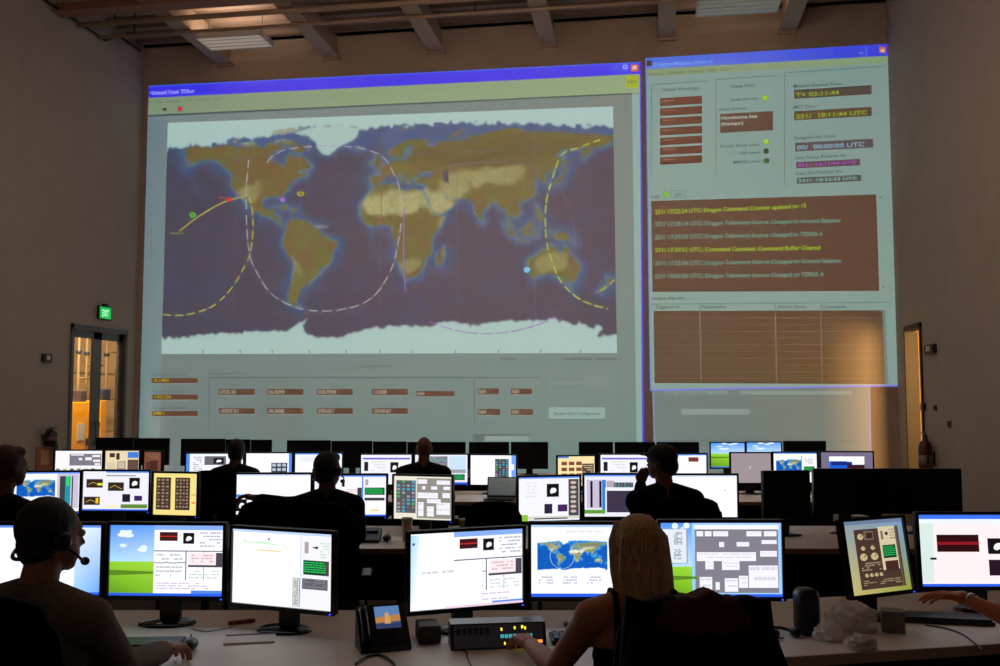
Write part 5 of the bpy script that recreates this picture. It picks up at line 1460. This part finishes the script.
# ---------------------------------------------------------------- things on the desks
def on_desk(px, py, h=DH):
    return at_h(px, py, h)
def cable(pts, r, label, m=M_BLACK, h=DH, name='cable'):
    w = [at_h(a, b, h + r * 1.05 + (c[0] if c else 0)) for a, b, *c in pts]
    c3 = [w[0]] + w + [w[-1]]
    out = []
    for i in range(1, len(c3) - 2):
        for k in range(8):
            t = k / 8
            a, b, c, d = c3[i - 1:i + 3]
            out.append(.5 * (2 * b + (c - a) * t + (2 * a - 5 * b + 4 * c - d) * t * t + (3 * b - a - 3 * c + d) * t ** 3))
    out.append(w[-1])
    o = out[0].copy()
    t = MB().tube([q - o for q in out], r, 8).build(name, m, None, True)
    t.location = o
    return tag(t, label, 'cable')
def keyboard(px, py, rot, label, w=.44, d=.15):
    c = on_desk(px, py)
    t = thing('keyboard', label, 'keyboard', (c.x, c.y, DH), YAW + rot)
    MB().rbox(-w/2, w/2, -d/2, d/2, 0, .018, .006).build('case', M_BLACK, t)
    rows, cols = 5, 15
    cap = bpy.data.meshes.new('key'); kb = MB().box(-.0115, .0115, -.0105, .0105, 0, .008)
    cap.from_pydata(kb.v, [], kb.f); cap.materials.append(M_DGREY)
    for r in range(rows):
        for q in range(cols):
            k = bpy.data.objects.new('key', cap); COL.objects.link(k); k.parent = t
            k.location = (-w/2 + .022 + q * (w - .044) / (cols - 1), -d/2 + .025 + r * .026, .018)
    return t
def mouse(px, py, rot, label):
    c = on_desk(px, py)
    t = thing('computer_mouse', label, 'mouse', (c.x, c.y, DH), YAW + rot)
    MB().ball((0, 0, .012), (.031, .056, .024)).build('shell', M_BLACK, t, True)
    t.children[0].location.z = .012
    MB().lathe([(.008, -.003), (.008, .003)], 10).xform(Matrix.Translation((0, .03, .046)) @ Matrix.Rotation(math.pi / 2, 4, 'Y')).build('wheel', M_DGREY, t)
keyboard(140, 648, .06, 'black keyboard under the left monitors before the man with the headset', .34, .13)
mouse(190, 650, .2, 'black mouse under the hand of the man with the headset')
keyboard(604, 640, .05, 'black keyboard left of the blonde woman behind her arm')
keyboard(942, 621, -.2, 'black keyboard under the hand reaching in from the right', .4)
# small desk phone with colour screen in the gap
c = on_desk(383, 648)
t = thing('desk_phone', 'dark tilted desk phone with small colour screen in the gap between front monitors', 'phone', (c.x, c.y, DH), YAW + .32)
w, d, hh = .20, .13, .155
wedge = MB().add([(-w/2, -d/2, 0), (w/2, -d/2, 0), (w/2, d/2, 0), (-w/2, d/2, 0), (-w/2, -d/2, .018), (w/2, -d/2, .018), (w/2, d/2, hh), (-w/2, d/2, hh)], [(3, 2, 1, 0), (4, 5, 6, 7), (0, 1, 5, 4), (1, 2, 6, 5), (2, 3, 7, 6), (3, 0, 4, 7)])
wedge.build('body', M_BLACK, t)
nv = Vector((0, -(hh - .018), d)).normalized(); sv = Vector((0, d, hh - .018)).normalized(); o0 = Vector((0, -d/2, .018)); SL = math.hypot(d, hh - .018)
def on_face(u, v, l=0): return Vector((-w/2 + u * w, 0, 0)) + o0 + sv * (v * SL) + nv * (.0015 + .0008 * l)
p = Pic(lambda u, v, l: on_face(.36 + u * .5, .95 - v * .52, l), gain=.8)
p.rect(0, 0, 1, 1, (60, 80, 120), 0); p.poly([(0, 0), (0, .5), (1, .4), (1, 0)], (90, 130, 180), 1); p.poly([(0, .5), (0, .75), (1, .7), (1, .4)], (190, 130, 70), 1); p.poly([(.4, .3), (.35, .8), (.6, .8), (.55, .3)], (210, 160, 100), 2); p.rect(0, .8, 1, 1, (50, 60, 100), 1)
p.build('screen', M_SCREEN, t)
kc = MB()
for r in range(3):
    for q in range(4):
        k0 = on_face(.3 + q * .15, .36 - r * .11)
        kb = MB().box(-.008, .008, -.005, .005, 0, .005).xform(Matrix.Translation(k0) @ Matrix.Rotation(math.atan2(hh - .018, d), 4, 'X'))
        kb.build('key', M_DGREY, t)
MB().tube([on_face(.12, .9, 12), on_face(.12, .8, 24), on_face(.12, .25, 24), on_face(.12, .12, 12)], [.02, .016, .016, .02], 10).build('handset', M_BLACKG, t, True)
cable([(356, 664), (366, 657), (380, 655), (392, 662), (398, 672)], .005, 'thick black cable looped below the tilted desk phone')
# intercom panel under the angled monitor
c = on_desk(497, 645)
t = thing('intercom_panel', 'black intercom panel with cyan letters and yellow lights under the angled front monitor', 'intercom', (c.x, c.y, DH), YAW + .14)
IW, ID, IH = .38, .13, .095
MB().add([(-IW/2, -ID/2, 0), (IW/2, -ID/2, 0), (IW/2, ID/2, 0), (-IW/2, ID/2, 0), (-IW/2, -ID/2 + .03, IH), (IW/2, -ID/2 + .03, IH), (IW/2, ID/2, IH), (-IW/2, ID/2, IH)], [(3, 2, 1, 0), (4, 5, 6, 7), (0, 1, 5, 4), (1, 2, 6, 5), (2, 3, 7, 6), (3, 0, 4, 7)]).build('case', M_BLACK, t)
def face(u, v, l=0): return Vector((-IW/2 + u * IW, -ID/2 + .03 * (1 - v) - .0012 - .0006 * l, IH * (1 - v)))
p = Pic(face)
p.rect(.03, .06, .97, .92, (16, 15, 17), 0)
for i in range(8):
    u = .52 + i * .043
    p.frame(u, .44, u + .03, .58, .009, (70, 190, 205), 2)
    p.rect(u, .5, u + .03, .52, (70, 190, 205), 3)
p.build('display', M_SCREEN, t)
for i, (u, v, wd, col) in enumerate(((.53, .24, .016, (235, 215, 40)), (.67, .2, .016, (235, 215, 40)), (.75, .17, .02, (235, 225, 60)), (.78, .22, .016, (235, 205, 40)), (.56, .78, .016, (235, 200, 40)), (.70, .76, .016, (245, 215, 40)), (.735, .76, .016, (245, 215, 40)), (.77, .75, .016, (245, 215, 40)), (.92, .74, .07, (255, 140, 30)))):
    q = face(u, v)
    MB().box(q.x - wd * IW / 2, q.x + wd * IW / 2, q.y - .006, q.y + .003, q.z - .005, q.z + .005).build('lamp', mat('lamp_%d_%d' % col[:2], col, .4, emit=col, strength=1.6), t)
for i in range(6):
    q = face(.08 + i * .06, .3)
    MB().box(q.x - .008, q.x + .008, q.y - .005, q.y + .003, q.z - .012, q.z + .012).build('button', M_DGREY, t)
cable([(463, 650), (467, 653), (467, 656), (472, 668)], .003, 'thin black cable running down from the intercom panel')
# grey riser box behind the intercom
c = on_desk(428, 640)
t = thing('equipment_box', 'grey equipment box with slanted top left of the intercom panel', 'box', (c.x, c.y, DH), YAW + .2)
MB().rbox(-.045, .045, -.07, .07, 0, .07, .01).build('case', M_PANEL, t); MB().box(-.035, .035, -.072, -.07, .015, .055).build('faceplate', M_DGREY, t)
# red tipped pen and white cable
c = on_desk(240, 624)
t = thing('marker_pen', 'red marker pen lying on the left desk', 'pen', (c.x, c.y, DH + .009), YAW + .5)
MB().tube([(-.05, 0, 0), (.03, 0, 0)], .0085, 10).build('barrel', M_RED, t, True); MB().tube([(.03, 0, 0), (.065, 0, 0)], [.0092, .008], 10).build('cap', mat('dark_red', (120, 20, 20), .4), t, True)
cable([(192, 628), (205, 631), (220, 629), (232, 627)], .004, 'white cable lying beside the red marker pen', M_WHITE)
c = on_desk(250, 640)
t = thing('notepad', 'pale notepad lying flat under the left front monitors', 'notepad', (c.x, c.y, DH), YAW + .2)
MB().box(-.1, .1, -.07, .07, 0, .008).build('pages', mat('paper', (215, 205, 195), .8), t); MB().box(-.1, .1, .05, .07, .008, .0095).build('binding', M_PANEL, t)
# black speaker and headset at the right desk
c = on_desk(807, 634)
t = thing('loudspeaker', 'small black upright speaker on the right front desk', 'speaker', (c.x, c.y, DH), YAW + .1)
MB().rbox(-.045, .045, -.045, .045, 0, .19, .03, 6).build('cabinet', M_BLACK, t, True); MB().lathe([(.034, 0), (.034, .003)], 20).xform(Matrix.Translation((0, -.046, .12)) @ Matrix.Rotation(math.pi / 2, 4, 'X')).build('cone', M_DGREY, t); MB().lathe([(.008, 0), (.008, .006)], 12).xform(Matrix.Translation((0, -.046, .04)) @ Matrix.Rotation(math.pi / 2, 4, 'X')).build('knob', M_DGREY, t)
c = on_desk(782, 637)
t = thing('headset', 'black headset lying beside the small upright speaker', 'headset', (c.x, c.y, DH), YAW + .3)
MB().tube([(.055 * math.cos(a), .055 * math.sin(a), .014 + .012 * math.sin(a)) for a in [math.radians(-20 + 220 * k / 12) for k in range(13)]], .007, 8).build('headband', M_BLACK, t, True)
for x in (-.052, .052):
    MB().ball((x, -.02, .022), (.024, .028, .021)).build('ear_cup', M_BLACK, t, True)
# crumpled paper
def crumple(px, py, r, label, seed, sq=.6, col=(232, 226, 220)):
    c = on_desk(px, py)
    m = MB().ball((0, 0, 0), 1.0, nu=44, nv=30)
    vs = []
    for v in m.v:
        v = Vector(v); n = 0
        for k in range(4):
            f = 1.6 * 1.8 ** k
            n += math.sin(v.x * f * 1.7 + seed + k) * math.sin(v.y * f * 2.1 + seed * 2 + k) * math.cos(v.z * f * 1.9 + k) / 1.5 ** k
        d = 1 + .16 * n + .22 * abs(math.sin(v.x * 5 + v.y * 3.3 + seed * 3)) * abs(math.cos(v.z * 4.5 - v.y * 3 + seed)) - .1
        vs.append((v.x * r[0] * d, v.y * r[1] * d, max(0, v.z * r[2] * d + r[2] * .55)))
    m.v = vs
    o = m.build('crumpled_paper', mat('tissue', col, .9), None)
    o.location = (c.x, c.y, DH); o.rotation_euler = (0, 0, YAW)
    return tag(o, label, 'paper')
crumple(853, 630, (.10, .08, .075), 'largest lump of crumpled white paper on the right front desk', 1.3)
crumple(829, 640, (.055, .05, .045), 'small crumpled white paper beside the upright speaker', 4.1)
crumple(862, 649, (.06, .04, .035), 'flattened crumpled white paper nearest the edge of the right desk', 7.7)
c = on_desk(893, 631)
t = thing('carton', 'small grey carton left of the right keyboard', 'carton', (c.x, c.y, DH), YAW - .3)
MB().box(-.045, .045, -.04, .04, 0, .085).build('box_body', mat('carton_grey', (120, 112, 108), .8), t); MB().box(-.046, .046, -.041, .041, .085, .089).build('lid', mat('carton_lid', (140, 130, 125), .8), t)
cable([(925, 625), (945, 628), (962, 634), (976, 644), (982, 650)], .003, 'thin dark cable crossing the right front desk')
cable([(700, 664), (760, 640), (784, 638)], .003, 'thin black cable leading to the headset')
# bracelet of the person at the right edge
# second row things
def cup(px, py, label, h=.12, col=(205, 185, 150)):
    c = on_desk(px, py)
    t = thing('paper_cup', label, 'cup', (c.x, c.y, DH))
    MB().lathe([(.028, 0), (.04, h), (.037, h), (.026, .004)], 20).build('cup_wall', mat('cup_%d' % col[0], col, .7), t, True)
    MB().lathe([(.042, h), (.042, h + .006), (.038, h + .012)], 20).build('rim', M_WHITE, t, True)
cup(407, 541, 'beige paper cup on the second row desk beside the gap', .15)
cup(464, 534, 'small brown paper cup on the second row desk right of the gap', .1, (150, 110, 80))
mouse(387, 541, 0, 'black mouse on the second row desk left of the beige cup')
c = on_desk(366, 541)
t = thing('desk_phone', 'black desk phone on the second row desk left of the gap', 'phone', (c.x, c.y, DH), YAW)
MB().add([(-.1, -.1, 0), (.1, -.1, 0), (.1, .1, 0), (-.1, .1, 0), (-.1, -.1, .02), (.1, -.1, .02), (.1, .1, .08), (-.1, .1, .08)], [(3, 2, 1, 0), (4, 5, 6, 7), (0, 1, 5, 4), (1, 2, 6, 5), (2, 3, 7, 6), (3, 0, 4, 7)]).build('body', M_BLACK, t)
MB().tube([(-.07, -.08, .05), (-.07, -.06, .065), (-.07, .06, .1), (-.07, .08, .1)], [.02, .016, .016, .02], 10).build('handset', M_BLACKG, t, True)
MB().box(0, .08, .02, .07, .062, .068).build('display', M_PANEL, t)
# open laptop in the third row
c = at(500, 487, 9.3); 
t = thing('laptop', 'open grey laptop on the third row desk left of the dark standing monitor', 'laptop', (at_h(500, 500, DH).x, at_h(500, 500, DH).y, DH), YAW - .15)
lz = zof(at_h(500, 500, DH))
LWd = .30
MB().rbox(-LWd/2, LWd/2, -.11, .11, 0, .02, .008).build('base', M_DGREY, t)
lid = MB().rbox(-LWd/2, LWd/2, -.008, .008, 0, .20, .008).xform(Matrix.Translation((0, .11, .02)) @ Matrix.Rotation(-.25, 4, 'X')).build('lid', M_DGREY, t)
p = Pic(lambda u, v, l: Matrix.Translation((0, .11, .02)) @ Matrix.Rotation(-.25, 4, 'X') @ Vector((-LWd/2 + .012 + u * (LWd - .024), -.0085 - .0006 * l, .19 - v * .175)), gain=.5)
p.poly([(0, 0), (0, 1), (1, 1), (1, 0)], [(120, 125, 120), (95, 100, 100), (105, 108, 105), (130, 132, 126)], 0); p.dashes(.1, .2, .8, .7, 5, (100, 105, 104), 3, .4, 1)
p.build('screen', M_SCREEN, lid)
MB().box(-.12, .12, -.08, .07, .02, .023).build('keyboard_deck', M_BLACK, t)
# clutter on the right of the second row
for i, (px, py, w, h, col, lab) in enumerate(((842, 522, .10, .06, (190, 180, 170), 'small white paper box below the dark middle monitor'), (858, 522, .12, .05, (200, 196, 190), 'flat white carton beside the small white paper box'), (500, 527, .16, .03, (60, 58, 56), 'dark folder lying on the second row desk'))):
    c = on_desk(px, py)
    t = thing('paper_box' if i < 2 else 'folder', lab, 'box' if i < 2 else 'folder', (c.x, c.y, DH), YAW + .2 * i)
    MB().box(-w/2, w/2, -.06, .06, 0, h).build('box_body' if i < 2 else 'cover', mat('pb%d' % i, col, .8), t)
    MB().box(-w/2 - .001, w/2 + .001, -.061, .061, h, h + .003).build('lid' if i < 2 else 'pages', mat('pbl%d' % i, tuple(min(255, x + 10) for x in col), .8), t)
# grey rucksack seen in the gap
c = at(386, 600, 5.75)
t = thing('rucksack', 'slumped grey rucksack on the floor in the gap between desks', 'bag', (c.x, c.y, 0), YAW + .2)
m = MB().ball((0, 0, .22), (.17, .12, .24), nu=24, nv=16); m.v = [(x, y, max(0, z)) for x, y, z in m.v]
m.build('body', mat('grey_canvas', (96, 88, 84), .9, noise=.2, scale=60, bump=.3), t, True)
MB().ball((0, -.09, .15), (.12, .06, .11)).build('front_pocket', mat('grey_canvas_dark', (72, 66, 64), .9), t, True)
MB().tube([(-.05, 0, .44), (-.03, -.01, .5), (.03, -.01, .5), (.05, 0, .44)], .012, 8).build('handle', M_BLACK, t, True)
